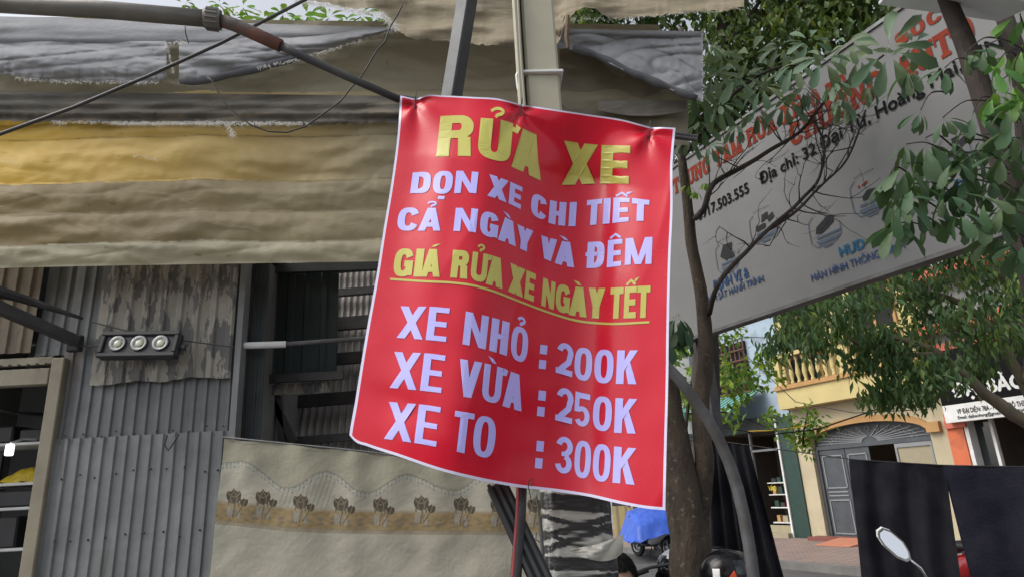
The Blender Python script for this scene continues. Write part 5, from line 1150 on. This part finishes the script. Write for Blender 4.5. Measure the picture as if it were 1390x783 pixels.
# helmets
def helmet(label, c, rz, shell, decal):
    t = thing('helmet', label, 'helmet', (c[0], c[1], c[2]-.13), rz, 'helmets resting on the scooters', local=True)
    b = MB(); N, Mm = 28, 18
    def f(u, v):
        a = 2*math.pi*u; th = math.pi*.78*v
        r = np.array([.155, .125, .135])
        x, y, z = r[0]*math.sin(th)*math.cos(a), r[1]*math.sin(th)*math.sin(a), r[2]*math.cos(th)+.12
        return (x*(1+.08*(x > 0)), y, z)
    b.grid(N*2, Mm*2, f, skip=lambda u, v: (min(u, 1-u) < .16 and .42 < v < .8)); sh = b.build('shell', shell, t, sm=True)
    b = MB(); b.grid(16, 8, lambda u, v: (lambda a, th: (.166*math.sin(th)*math.cos(a)*1.06, .129*math.sin(th)*math.sin(a), .138*math.cos(th)+.12))((u-.5)*2*.19*2*math.pi, math.pi*(.29+.30*v))); b.build('visor', m_glass_dark, t, sm=True)
    b = MB(); b.grid(20, 2, lambda u, v: (lambda a, th: (.158*math.sin(th)*math.cos(a)*1.0, .128*math.sin(th)*math.sin(a), .137*math.cos(th)+.12))(2*math.pi*u, math.pi*(.76+.02*v))); b.build('edge_trim', m_rubber, t)
    if decal:
        for col_, pts in ((m_flame, [(-.1,.56),(.2,.42),(.25,.5),(.55,.44),(.45,.58),(-.05,.64)]), (m_ylet, [(-.02,.59),(.16,.5),(.22,.55),(.38,.52),(.3,.58),(0,.62)]), (m_white, [(-.5,.4),(-.24,.4),(-.24,.56),(-.5,.56)])):
            vv, ff = fill([[(x*10, y*10) for x, y in pts]], .45); pp = []
            for p in vv:
                a = math.radians(-84)+p.x*.115; th = math.pi*p.y*.1; k = 1.02 if col_ is not m_ylet else 1.03
                x_, y_ = .155*k*math.sin(th)*math.cos(a), .125*k*math.sin(th)*math.sin(a); pp.append((x_*(1+.08*(x_ > 0)), y_, .135*k*math.cos(th)+.12))
            b = MB(); b.add(pp, [tuple(f) for f in ff]); b.build('decal', col_, t)
    b = MB(); b.grid(10, 2, lambda u, v: (-.1+.17*u, (v-.5)*.035, .12+.1365*math.sqrt(max(0,1-((-.1+.17*u)/.16)**2)))); b.build('vent', m_rubber, t)
    return t
m_flame = mk('flame_orange', (.7,.1,.02), (.6,.04,.02), 20, .4)
hz = lambda px, py, y: P(px, py, y)
helmet('shiny black full face helmet with orange flame decal right of the trunk', hz(986, 776, 4.25), math.radians(-20), m_pblk, True)
helmet('grey and black helmet with dark visor left of the trunk', hz(924, 766, 5.3), math.radians(160), m_silver, False)
# small clutter on the ground line at the right: handlebar end handled by scooters
# ------------------------------------------------------------------ seated person below the banner
def person():
    hp_ = P(842, 783, 3.75)                            # head centre
    x0, y0, zc = hp_
    t = thing('person', 'dark haired person sitting behind the wrapped column looking down', 'person', (x0, y0, 0))
    zs_ = zc-.66                                       # hip height
    V = {}; E = []
    def v(n, x, y, z, r, p=None):
        V[n] = (len(V), (x0+x, y0+y, z), r)
        if p: E.append((V[p][0], V[n][0]))
    v('hip', 0,.12,zs_,.15); v('belly', 0,.1,zs_+.16,.14,'hip'); v('chest', 0,.07,zs_+.33,.15,'belly'); v('neck0', 0,.05,zs_+.46,.075,'chest'); v('neck', 0,.03,zs_+.53,.058,'neck0'); v('head0', 0,.0,zs_+.6,.07,'neck')
    for s_, n in ((-1,'l'),(1,'r')):
        v('sh'+n, s_*.17,.05,zs_+.42,.075,'chest'); v('el'+n, s_*.25,-.05,zs_+.16,.05,'sh'+n); v('wr'+n, s_*.13,-.27,zs_+.1,.034,'el'+n); v('hd'+n, s_*.09,-.36,zs_+.07,.036,'wr'+n)
        v('hj'+n, s_*.1,.06,zs_,.11,'hip'); v('kn'+n, s_*.18,-.38,zs_+.06,.075,'hj'+n); v('an'+n, s_*.16,-.34,.08,.045,'kn'+n); v('to'+n, s_*.18,-.5,.04,.045,'an'+n)
        for k in range(4): v('f%d%s' % (k,n), s_*(.055+.022*k),-.43+.012*abs(k-1.5),zs_+.035,.011,'hd'+n)
        v('th'+n, s_*.04,-.37,zs_+.06,.012,'hd'+n)
    me = bpy.data.meshes.new('skin'); me.from_pydata([p[1] for p in V.values()], E, []); o = bpy.data.objects.new('skin', me); COL.objects.link(o)
    md = o.modifiers.new('s', 'SKIN'); 
    for i, p in enumerate(V.values()): me.skin_vertices[0].data[i].radius = (p[2], p[2]*.85)
    me.skin_vertices[0].data[0].use_root = True
    o.modifiers.new('b', 'SUBSURF').levels = 2
    dg = bpy.context.evaluated_depsgraph_get(); ev = o.evaluated_get(dg); m2 = ev.to_mesh()
    b = MB(); b.add([tuple(p.co) for p in m2.vertices], [tuple(p.vertices) for p in m2.polygons]); ev.to_mesh_clear(); bpy.data.objects.remove(o)
    RH = Matrix.Rotation(math.radians(22), 3, 'X')
    hc = np.array([x0, y0-.02, zc])
    def hq(x, y, z): return hc+np.array(RH @ Vector((x, y, z)))
    b.sphere(hc, (.076,.097,.112), 24, 18, RH); b.sphere(hq(0,-.02,-.055), (.06,.075,.065), 18, 12, RH)
    b.sphere(hq(0,-.1,-.02), (.014,.02,.026), 10, 8, RH); b.sphere(hq(0,-.088,.028), (.05,.014,.012), 12, 8, RH); b.sphere(hq(0,-.088,-.062), (.024,.012,.009), 10, 6, RH)
    for s_ in (-1,1): b.sphere(hq(s_*.078,.005,-.01), (.012,.022,.032), 10, 8, RH)
    o = b.build('tmp', m_skin); r = o.modifiers.new('r', 'REMESH'); r.mode = 'VOXEL'; r.voxel_size = .0085; r.use_smooth_shade = True
    sm_ = o.modifiers.new('sm', 'SMOOTH'); sm_.iterations = 3
    dg = bpy.context.evaluated_depsgraph_get(); ev = o.evaluated_get(dg); m2 = ev.to_mesh(); off = np.array(o.location)
    b = MB(); b.add([np.array(p.co)+off for p in m2.vertices], [tuple(p.vertices) for p in m2.polygons])
    pc_ = [np.array(p.center)+off for p in m2.polygons]; ev.to_mesh_clear(); bpy.data.objects.remove(o)
    def mi(p):
        d = p-np.array([x0,y0,0])
        if d[2] > zs_+.5: return 0
        if d[1] < -.24 and zs_-.02 < d[2] < zs_+.2 and abs(d[0]) < .16: return 0
        if d[2] < .1: return 3
        if d[2] < zs_+.03 or d[1] < -.12 and d[2] < zs_+.1: return 2
        return 1
    b.mi = [mi(p) for p in pc_]; b.build('body', [m_skin, m_shirt, m_trous, m_black], t, sm=True)
    b = MB()
    def hair(u, v):
        a = 2*math.pi*u; th = math.pi*(.62 if math.sin(a) > -.2 else .62-.33*min(1,(-math.sin(a)-.2)*1.6))*v
        k = 1.09+.05*nz(math.cos(a)*7, math.sin(a)*7, th*4)+.02*nz(a*14, th*3)
        q = RH @ Vector((.08*k*math.sin(th)*math.cos(a), .1*k*math.sin(th)*math.sin(a), .115*k*math.cos(th))); return hc+np.array(q)
    b.grid(90, 26, hair)
    rr_ = random.Random(2)
    for _ in range(900):
        u, v_ = rr_.random(), rr_.uniform(.15, 1.0); p = V3(hair(u, v_)); q = V3(hair(u+rr_.uniform(-.02,.02), min(1.1,v_+.14))); s_ = (q-p).cross(p-V3(hc)).normalized()*.003; nn = (p-V3(hc)).normalized()*.006
        b.add([p+s_, p-s_, q+nn], [(0,1,2)])
    b.build('hair', m_hair, t, sm=True)
    b = MB()
    for s_ in (-1,1): b.sphere(hq(s_*.032,-.1,.034), (.02,.006,.0045), 10, 6, RH)
    b.build('eyebrows', m_hair, t)
    b = MB()
    for s_ in (-1,1): b.sphere(hq(s_*.03,-.086,.008), (.013,.01,.007), 10, 6, RH)
    b.build('eyes', m_dark, t, sm=True)
    b = MB(); b.sphere(hq(0,-.1,-.061), (.022,.007,.006), 10, 6, RH); b.build('lips', m_lip, t, sm=True)
    st = thing('stool', 'low plastic stool under the seated person', 'stool', (x0, y0+.12, 0))
    b = MB(); b.cbox((x0, y0+.12, zs_-.16), (.3,.3,.03), .01); b.build('seat', m_redp, st)
    for i in (-1,1):
        for j in (-1,1): b = MB(); b.bar((x0+i*.12,y0+.12+j*.12,zs_-.175), (x0+i*.15,y0+.12+j*.15,0), .03); b.build('leg', m_redp, st)
m_skin = mk('skin', (.42,.25,.17), (.38,.22,.15), 9, .5); m_lip = mk('lip', (.3,.12,.1), None, rough=.5); m_hair = mk('hair', (.006,.0055,.005), None, rough=.75, spec=.15); m_shirt = mk('shirt_dark', (.05,.055,.06), (.035,.04,.045), 8, .85); m_trous = mk('trousers', (.03,.032,.045), None, rough=.9)
person()
# ------------------------------------------------------------------ trees
NPR = np.random.default_rng(11)
T_BIG = (np.array([[0,0,0],[.22,-.36,.05],[.22,0,0],[.22,.36,.05],[.52,-.8,.02],[.52,0,-.03],[.52,.8,.02],[.83,-.86,-.07],[.83,0,-.1],[.83,.86,-.07],[1,0,-.17],[-.28,-.03,.03],[-.28,.03,.03]]),
         [(0,1,2),(0,2,3),(1,4,5,2),(2,5,6,3),(4,7,8,5),(5,8,9,6),(7,10,8),(8,10,9),(11,12,0)])
T_SM = (np.array([[0,0,0],[.45,-1,.05],[.5,0,-.02],[.45,1,.05],[1,0,-.14]]), [(0,1,2),(0,2,3),(1,4,2),(2,4,3)])
def leaves(items, tmpl):      # items: (pos, dir, nrm, L, W, col)
    tv, tf = tmpl; n = len(items); k = len(tv)
    pos = np.array([i[0] for i in items], float); d = np.array([i[1] for i in items], float); nn = np.array([i[2] for i in items], float)
    L = np.array([i[3] for i in items]); W = np.array([i[4] for i in items]); c = np.array([i[5] for i in items], float)
    d /= np.linalg.norm(d, axis=1)[:,None]+1e-9; s = np.cross(nn, d); s /= np.linalg.norm(s, axis=1)[:,None]+1e-9; up = np.cross(d, s)
    pf = np.ones(k)
    if k > 8: pf[[0,2]] = (1.7,1.25); pf[-2:] = 1.9
    v = pos[:,None]+tv[None,:,0,None]*(L[:,None]*d)[:,None]+tv[None,:,1,None]*(W[:,None]*s)[:,None]+tv[None,:,2,None]*(L[:,None]*up)[:,None]
    b = MB(); b.v = [tuple(p) for p in v.reshape(-1,3)]; b.c = [(*q,1) for q in np.repeat(c, k, 0)*np.tile(pf, n)[:,None]]
    b.f = [tuple(x+i*k for x in f) for i in range(n) for f in tf]; b.mi = [0]*len(b.f); return b
def lcol(base, var=.25, r=rnd):
    k = 1+r.uniform(-var, var); h = r.uniform(-.12,.12); return (base[0]*k*(1+h*1.3), base[1]*k, base[2]*k*(1-h))
def rosette(items, c, axis, n, L, base, droop=(.1,.5), wr=.21, r=rnd):
    a = V3(axis).normalized(); e1 = a.cross(Vector((.3,.2,1)) if abs(a.z) < .8 else Vector((1,.2,0))).normalized(); e2 = a.cross(e1); ph = r.uniform(0,6.28)
    for k in range(n):
        th = ph+2*math.pi*k/n+r.uniform(-.12,.12); rd = e1*math.cos(th)+e2*math.sin(th); dr = r.uniform(*droop)
        d = rd*math.cos(dr)-a*math.sin(dr)+Vector((0,0,-.12)); l = L*r.uniform(.75,1.12)
        nm = (a+rd*.4+Vector((r.uniform(-.15,.15),r.uniform(-.15,.15),0))).normalized()
        items.append((V3(c)+d*l*.25, d, nm, l*.85, l*wr*r.uniform(.85,1.15), lcol(base, .2, r)))
def mleaf(name, tr=.35, rough=.42): return mk(name, (1,1,1), (.8,.82,.75), 9, rough, attr=True, trans=tr, spec=.45)
m_leaf_near = mleaf('leaf_near', .3, .55); m_leaf_mid = mleaf('leaf_mid', .4); m_leaf_far = mleaf('leaf_far', .4, .5)
m_bark = mk('bark', (.085,.062,.042), (.04,.03,.023), 9, .9, 1.0, 34, stretch=(1,1,.45), c3=(.17,.145,.105), s3=26, k3=(.6,.68)); m_barkl = mk('bark_light', (.19,.155,.105), (.12,.1,.07), 9, .9, .6, 26, stretch=(1,1,.3)); m_bark2 = mk('bark_dark', (.05,.037,.032), (.03,.024,.021), 10, .9, .6, 30, stretch=(1,1,.3), c3=(.085,.07,.06), s3=6, k3=(.6,.75))
def gnarl(pts, n, amp, seed):       # subdivide & wobble a limb
    pts = [V3(p) for p in pts]; out = []
    for i in range(len(pts)-1):
        p0 = pts[max(0,i-1)]; p1, p2 = pts[i], pts[i+1]; p3 = pts[min(len(pts)-1,i+2)]
        for k in range(n):
            t = k/n; q = .5*((2*p1)+(p2-p0)*t+(2*p0-5*p1+4*p2-p3)*t*t+(3*p1-p0-3*p2+p3)*t**3)
            out.append(q+Vector((nz(q.x*5,q.z*5,seed),nz(q.x*5,q.z*5,seed+9),nz(q.y*5,q.z*5,seed+5)))*amp)
    out.append(pts[-1]); return out
def limb(b, pts, r0, r1, n=4, amp=.008, seed=0, sides=8, wob=.1):
    q = gnarl(pts, n, amp, seed); b.tube(q, [r0+(r1-r0)*i/(len(q)-1) for i in range(len(q))], sides, wob=wob)
def twigs(b, base_pts, n, L, r, seed, depth=2):
    rr_ = random.Random(seed)
    def rec(p, d, l, rad, dp):
        q = [p]; 
        for k in range(4): d = (d+Vector((rr_.gauss(0,.22),rr_.gauss(0,.15),rr_.gauss(.03,.2)))).normalized(); q.append(q[-1]+d*l/4)
        b.tube(q, [rad*(1-.15*k) for k in range(5)], 5)
        if dp:
            for _ in range(rr_.choice((1,2,2))): rec(q[rr_.choice((2,3,4))], (d+Vector((rr_.gauss(0,.6),rr_.gauss(0,.4),rr_.gauss(.1,.6)))).normalized(), l*.65, rad*.6, dp-1)
    for _ in range(n):
        p = V3(base_pts[rr_.randrange(len(base_pts))]); rec(p, Vector((rr_.gauss(.1,.7),rr_.gauss(-.1,.4),rr_.gauss(.4,.6))).normalized(), L*rr_.uniform(.5,1.2), r, depth)
# -- tree right beside the banner: forked trunk, thin bare branches and big palmate leaves in front of the signboard
Y1 = 4.6
t1 = thing('forked_tree', 'forked brown tree right of the banner with bare twigs and palmate leaves before the signboard', 'tree', G(940, 1060)*np.array([1,1,0])+np.array([0,0,0]) if False else (P(938,780,Y1)[0], Y1, 0))
b = MB(); base = np.array([P(938,780,Y1)[0]+.06, Y1, -.02])
limb(b, [base, P(940,790,Y1), P(937,730,Y1), P(927,670,Y1), P(916,600,Y1), P(906,545,Y1), P(897,490,Y1), P(885,420,Y1), P(872,330,Y1+.3), P(855,230,Y1+.6), P(838,130,Y1+.8)], .15, .03, 5, .012, 3, 14, .14)
limb(b, [P(946,720,Y1), P(953,670,Y1), P(956,620,Y1-.03), P(951,560,Y1-.05), P(957,500,Y1-.05), P(957,440,Y1-.05), P(948,380,Y1-.05), P(938,320,Y1-.05), P(931,260,Y1-.05), P(924,200,Y1), P(915,120,Y1), P(925,40,Y1+.1)], .07, .024, 5, .008, 7, 12, .14)
b.build('trunk', m_bark, t1, sm=True)
YB1 = 4.25
br1 = [P(962,425,4.5), P(975,385,YB1), P(1010,345,YB1), P(1045,310,YB1), P(1085,275,YB1), P(1112,240,YB1), P(1118,195,YB1), P(1105,160,YB1)]
br2 = [P(944,295,4.5), P(955,285,YB1), P(968,250,YB1), P(1005,228,YB1), P(1040,207,YB1), P(1085,180,YB1-.1), P(1110,150,YB1-.2), P(1140,118,YB1-.4), P(1200,75,YB1-.6)]
br3 = [P(1045,310,YB1), P(1075,290,YB1), P(1110,258,YB1-.05), P(1150,215,YB1-.1), P(1175,150,YB1-.3)]
br4 = [P(930,210,4.55), P(960,170,4.3), P(1000,125,4.1), P(1045,95,3.9), P(1110,85,3.8)]
b = MB(); limb(b, br1, .019, .007, 4, .012, 2, 7); limb(b, br2, .024, .007, 4, .012, 4, 7); limb(b, br3, .014, .006, 4, .01, 6, 6); limb(b, br4, .02, .006, 4, .01, 8, 6)
allp = gnarl(br1, 4, .012, 2)[8:]+gnarl(br2, 4, .012, 4)[6:24]+gnarl(br3, 4, .01, 6)
twigs(b, allp, 44, .34, .0055, 12)
b.build('branch', m_bark2, t1, sm=True)
it = []
dg_ = (.125,.19,.11); r1 = random.Random(21)
ros1 = [(1206,67,62,.15),(1165,75,46,.2),(1116,78,50,.2),(1080,84,44,.25),(1045,90,46,.2),(1001,103,54,.15),(968,100,40,.3),(1132,111,38,.9),(1065,138,42,.5),(1145,132,36,1.0),(1028,149,40,.7),(1180,112,34,1.2),(1233,90,48,1.25),(977,142,40,.6),(950,165,38,.7),(1000,170,34,.8),(1090,120,40,.6),(940,120,42,.4),(960,60,36,.5),(1240,60,36,.4),(1150,60,36,.3),(950,140,44,.5),(985,125,44,.4),(1020,75,44,.25),(935,185,36,.8),(965,195,32,.8),(1035,115,42,.4),(1100,55,40,.2),(975,75,40,.3),(1060,60,40,.25),(940,90,40,.4)]
for px, py, r_, dr in ros1:
    y = 3.55+r1.uniform(-.25,.3) if px > 1090 else 3.95+r1.uniform(-.3,.25); c = P(px, py, y)
    view = (CAM-c)/np.linalg.norm(CAM-c)
    ax = V3(-view*.25+np.array([0,-.25,.85])+np.array([r1.gauss(0,.2),r1.gauss(0,.15),0])) if dr > .5 else V3(view*.75+np.array([0,0,.5])+np.array([r1.gauss(0,.2),0,r1.gauss(0,.15)]))
    rosette(it, c, ax, r1.choice((7,8,8,9)), r_*1.0*y/900, dg_, (dr*.6,dr*1.1+.15), .165, r1)
for px, py in ((915,430),(925,440),(905,455),(920,425),(935,250),(958,246),(945,258)):
    rosette(it, P(px,py,4.3), Vector((r1.gauss(0,.3),-.4,.8)), 5, (.2 if py > 300 else .08), (.05,.1,.05) if py > 300 else (.2,.34,.05), (.5,1.1), .2, r1)
leaves(it, T_BIG).build('leaves', m_leaf_near, t1, col=True, sm=True)
# -- right tree with two leaning trunks
Y2 = 2.85
t2 = thing('leaning_tree', 'twin trunked tree leaning at the right edge with dark green whorled leaves before the signboard', 'tree', (P(1480,780,Y2)[0], Y2, 0))
b = MB(); gb = np.array([P(1480,780,Y2)[0], Y2, -.02])
limb(b, [gb, P(1450,560,Y2), P(1420,420,Y2), P(1398,340,Y2), P(1380,280,Y2), P(1364,225,Y2), P(1350,180,Y2), P(1335,130,Y2), P(1310,60,Y2), P(1288,5,Y2+.02), P(1265,-70,Y2+.1)], .075, .038, 5, .006, 3, 12, .1)
limb(b, [P(1402,350,Y2), P(1400,260,Y2+.12), P(1393,150,Y2+.16), P(1382,80,Y2+.18), P(1367,35,Y2+.2), P(1348,-20,Y2+.22), P(1330,-80,Y2+.25)], .055, .036, 5, .006, 5, 12, .1)
b.build('trunk', m_bark2, t2, sm=True)
r2 = random.Random(5); it = []; b = MB()
ros2 = [(1283,92,30),(1310,72,30),(1335,62,26),(1367,73,34),(1256,188,44),(1229,222,46),(1218,258,44),(1302,228,46),(1321,153,42),(1333,184,38),(1283,262,44),(1379,172,44),(1375,107,40),(1222,269,38),(1218,303,40),(1306,242,36),(1344,292,38),(1356,315,36),(1390,238,40),(1388,60,38),(1395,130,40),(1250,150,26),(1290,190,34),(1350,125,36),(1262,232,34),(1385,330,36),(1240,285,36),(1360,210,36),(1395,285,38),(1318,300,30),(1280,160,30),(1350,90,34),(1345,240,34),(1385,20,34),(1240,250,34),(1295,215,36),(1335,265,34),(1365,270,36),(1265,290,34),(1320,205,34),(1390,190,36),(1230,195,30),(1372,140,36),(1300,285,32),(1205,240,30)]
for px, py, r_ in ros2:
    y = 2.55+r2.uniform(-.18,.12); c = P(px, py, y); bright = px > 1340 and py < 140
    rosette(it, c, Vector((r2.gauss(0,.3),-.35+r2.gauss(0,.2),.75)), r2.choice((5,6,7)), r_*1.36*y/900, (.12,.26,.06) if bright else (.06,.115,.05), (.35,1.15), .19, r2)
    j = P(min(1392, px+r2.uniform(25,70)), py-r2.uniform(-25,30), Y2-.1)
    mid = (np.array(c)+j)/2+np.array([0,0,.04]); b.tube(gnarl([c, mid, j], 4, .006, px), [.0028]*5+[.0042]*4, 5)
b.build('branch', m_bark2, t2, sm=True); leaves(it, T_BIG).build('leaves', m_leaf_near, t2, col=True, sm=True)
# -- crowns further off
def crown(root, clusters, n_per, L, wr, base, hang=.6, mat=None, seed=1, depth=.8, tmpl=T_SM, bright=.12, squash=.8, dirn=None):
    r = np.random.default_rng(seed); rr_ = random.Random(seed); it = []
    for px, py, rad, y in clusters:
        c = P(px, py, y); R_ = rad*y/900
        nsub = max(3, int(n_per/14))
        for _ in range(nsub):
            q = r.normal(0, .48, 3)*np.array([R_, max(R_,depth), R_*squash]); sc = c+q; tip = base if rr_.random() > bright else (base[0]*2.0, base[1]*1.7, base[2]*1.1)
            ax = Vector((rr_.gauss(0,.6), rr_.gauss(0,.6), rr_.gauss(.3,.5))).normalized()
            for k in range(14):
                d = Vector((rr_.gauss(0,1), rr_.gauss(0,1), rr_.gauss(-.15,.6))).normalized()*(1-hang)+Vector((rr_.gauss(0,.25),rr_.gauss(0,.25),-1))*hang
                d = d+ax*.25; p = sc+r.normal(0,.05+L*.35,3)
                it.append((p, d, Vector((rr_.gauss(0,.5),rr_.gauss(-.25,.5),.8)), L*rr_.uniform(.6,1.15), L*wr*rr_.uniform(.8,1.2), lcol(tip, .3, rr_)))
    return leaves(it, tmpl).build('crown', mat or m_leaf_mid, root, col=True)
# dense dark tree above the signboard
t3 = thing('dense_tree', 'dense dark green tree rising behind the signboard and the grey cover sheet', 'tree', (P(960,780,8.6)[0], 8.6, -.12))
b = MB(); tb = np.array([P(960,780,8.6)[0], 8.6, -.12])
limb(b, [tb, P(958,500,8.6), P(975,250,8.6), P(990,130,8.6), P(980,40,8.6), P(965,-60,8.6)], .2, .06, 5, .03, 3, 10)
for pts in ([(990,140),(1040,90),(1100,40),(1180,10)],[(985,100),(940,70),(890,55),(820,40)],[(990,140),(1060,130),(1130,90),(1200,60),(1260,10)],[(985,60),(1020,20),(1050,-30)],[(965,150),(930,180),(900,190)],[(880,160),(900,90),(930,30)]):
    limb(b, [P(x,y,8.5+.2*math.sin(x)) for x,y in pts], .05, .018, 5, .04, pts[0][0], 7)
b.build('trunk', m_bark2, t3, sm=True)
r3 = random.Random(9); cl = []
for k in range(190):
    px = r3.uniform(750, 1290); lim = 230-(max(0,px-935))*.66
    py = r3.uniform(-90, min(225, lim+25)); cl.append((px, py, r3.uniform(24,48), r3.uniform(7.6,9.6)))
crown(t3, cl, 140, .17, .22, (.085,.135,.035), .62, m_leaf_mid, 4, .7, bright=.2)
# mango-like tree in front of the yellow house
t4 = thing('drooping_tree', 'green tree with drooping leaves in front of the yellow balcony house', 'tree', (P(1480,780,9)[0], 9, -.12))
b = MB(); tb = np.array([P(1480,780,9)[0], 9, -.12])
limb(b, [tb, P(1450,640,9), P(1425,590,9), P(1385,568,9), P(1340,535,9), P(1305,505,9), P(1270,478,9), P(1225,460,9), P(1180,450,9)], .12, .03, 5, .02, 3, 10)
limb(b, [P(1440,620,9.2), P(1400,540,9.2), P(1368,480,9.2), P(1335,435,9.2), P(1290,405,9.2), P(1240,395,9.2)], .09, .028, 5, .02, 5, 9)
limb(b, [P(1272,480,9), P(1230,480,8.8), P(1180,475,8.7), P(1130,440,8.7)], .045, .015, 5, .02, 6, 7)
limb(b, [P(1390,520,9.1), P(1395,460,9), P(1375,400,8.9), P(1350,370,8.8)], .05, .02, 5, .02, 7, 7)
b.build('trunk', m_barkl, t4, sm=True)
cl4 = [(1078,442,28),(1098,420,26),(1130,402,34),(1122,440,30),(1160,430,36),(1150,465,24),(1200,410,40),(1240,398,42),(1290,380,44),(1340,372,44),(1388,365,44),(1265,440,34),(1232,470,30),(1215,500,26),(1190,545,18),(1212,540,24),(1236,528,26),(1252,505,28),(1320,468,24),(1362,452,32),(1395,472,26),(1246,545,14),(1056,478,14),(1172,495,20),(1300,440,32),(1335,415,36),(1205,365,34),(1280,350,36),(1375,410,36),(1272,515,16),(1325,512,8),(1195,470,22),(1165,400,32),(1085,460,20),(1110,475,14),(1250,420,34),(1320,350,36),(1240,365,36),(1395,440,30),(1400,400,36)]
r4 = random.Random(6); cl4 = [(x, y, r_, 9+r4.uniform(-.9,.9)) for x, y, r_ in cl4]
crown(t4, [(x, y-12, r_*.7, q_) for x, y, r_, q_ in cl4], 185, .16, .16, (.09,.16,.06), .7, m_leaf_far, 8, .35, bright=.16, squash=.9)
# sapling of light green leaves left of the glass shop
t5 = thing('light_green_sapling', 'light yellow green sapling behind the forked trunk, before the grey house', 'tree', (P(935,760,10.5)[0], 10.5, -.12))
b = MB(); limb(b, [np.array([P(935,760,10.5)[0],10.5,-.12]), P(928,650,10.5), P(935,540,10.5), P(950,470,10.5)], .05, .015, 5, .02, 3, 7); limb(b, [P(935,540,10.5), P(980,500,10.3), P(1020,490,10.2)], .015, .006, 4, .02, 4, 5); limb(b, [P(935,560,10.5), P(990,560,10.3), P(1040,580,10.2)], .015, .006, 4, .02, 5, 5); b.build('trunk', m_bark2, t5)
r5 = random.Random(8); cl5 = [(r5.uniform(905,990), r5.uniform(448,560), r5.uniform(10,22), 10.5+r5.uniform(-.7,.7)) for _ in range(13)]+[(r5.uniform(985,1050), r5.uniform(470,570), r5.uniform(7,14), 10.3) for _ in range(8)]+[(975,455,20,10.4),(1000,448,14,10.4)]
crown(t5, cl5, 40, .14, .24, (.15,.26,.05), .4, m_leaf_far, 13, .3, bright=.35)
t5b = thing('small_creeper', 'small creeper of light leaves hanging on the cables by the cream pillar', 'plant', P(1093,606,12))
b = MB(); limb(b, [P(1093,606,12), P(1090,598,12), P(1092,580,12), P(1096,560,12)], .03, .012, 5, .01, 3, 6); b.build('stem', m_bark2, t5b)
crown(t5b, [(1062,575,10,12),(1080,590,9,12),(1100,578,12,12),(1095,600,8,12),(1112,584,7,12),(1045,566,8,12),(1098,560,7,12)], 34, .15, .22, (.12,.22,.04), .3, m_leaf_far, 15, .15, bright=.3)
# treetop over the tarpaulin at the top left
t6 = thing('whorled_tree', 'bright green whorled treetop peeping over the grey cover sheet', 'tree', (P(300,780,7.8)[0], 7.8, -.12))
b = MB(); it = []; r6 = random.Random(4); top = P(380, 60, 7.8)
limb(b, [np.array([P(300,780,7.8)[0],7.8,-.12]), P(320,400,7.8), P(350,150,7.8), P(380,60,7.8)], .13, .05, 5, .02, 2, 8)
for px, py, r_ in [(252,6,24),(268,14,22),(298,6,20),(316,24,20),(330,10,24),(356,26,22),(384,20,24),(400,32,20),(418,22,24),(446,24,24),(470,30,20),(490,22,22),(512,26,20),(300,30,18),(340,34,20),(430,36,18),(460,40,18),(530,30,16),(280,34,16)]:
    c = P(px, py, 7.8+r6.uniform(-.4,.4)); limb(b, [top, (np.array(top)*.5+np.array(c)*.5)-np.array([0,0,.15]), c-np.array([0,0,.02])], .02, .007, 4, .02, px, 5)
    rosette(it, c, Vector((r6.gauss(0,.25),r6.gauss(-.2,.2),1)), r6.choice((6,7,8)), r_*1.25*7.8/900, (.13,.25,.05), (-.5,.3), .2, r6)
    if r6.random() > .6: rosette(it, c+np.array([0,0,.06]), Vector((0,0,1)), 4, .09, (.4,.42,.12), (-1.0,-.6), .2, r6)
b.build('trunk', m_bark, t6, sm=True); leaves(it, T_BIG).build('leaves', m_leaf_mid, t6, col=True, sm=True)
# leafy plant behind the curtain
t7 = thing('leafy_plant', 'small green plant showing above the curtain beside the banner corner', 'plant', (P(505,640,6.4)[0], 6.4, -.0))
b = MB(); limb(b, [np.array([P(505,640,6.4)[0],6.4,0]), P(508,650,6.4), P(510,612,6.4)], .015, .006, 4, .01, 3, 5); b.build('stem', m_bark2, t7)
crown(t7, [(490,612,10,6.4),(505,606,11,6.4),(520,612,11,6.4),(535,618,9,6.4),(500,622,10,6.4),(478,608,6,6.4),(552,622,8,6.4),(515,628,12,6.4)], 60, .085, .3, (.10,.22,.04), .3, m_leaf_far, 17, .12, bright=.3)
# far trees behind the houses
for i, (px, py, y, lab) in enumerate([(930,470,27,'pale green far tree showing left of the houses'),(1010,380,30,'far tree behind the pale blue wall of the glass shop')]):
    t = thing('far_tree', lab, 'tree', (P(px,700,y)[0], y, -.12)); b = MB(); limb(b, [np.array([P(px,700,y)[0],y,-.12]), P(px,600,y), P(px,py,y)], .2, .08, 4, .05, i, 8); b.build('trunk', m_bark2, t)
    rf_ = random.Random(30+i); crown(t, [(px+rf_.gauss(0,28), py+rf_.gauss(10,45), 26, y+rf_.uniform(-1.5,1.5)) for _ in range(26)], 90, .32, .3, (.10,.17,.05), .4, m_leaf_far, 40+i, 1.2, bright=.2)
for o in bpy.data.objects:
    if '_m' in o: del o['_m']
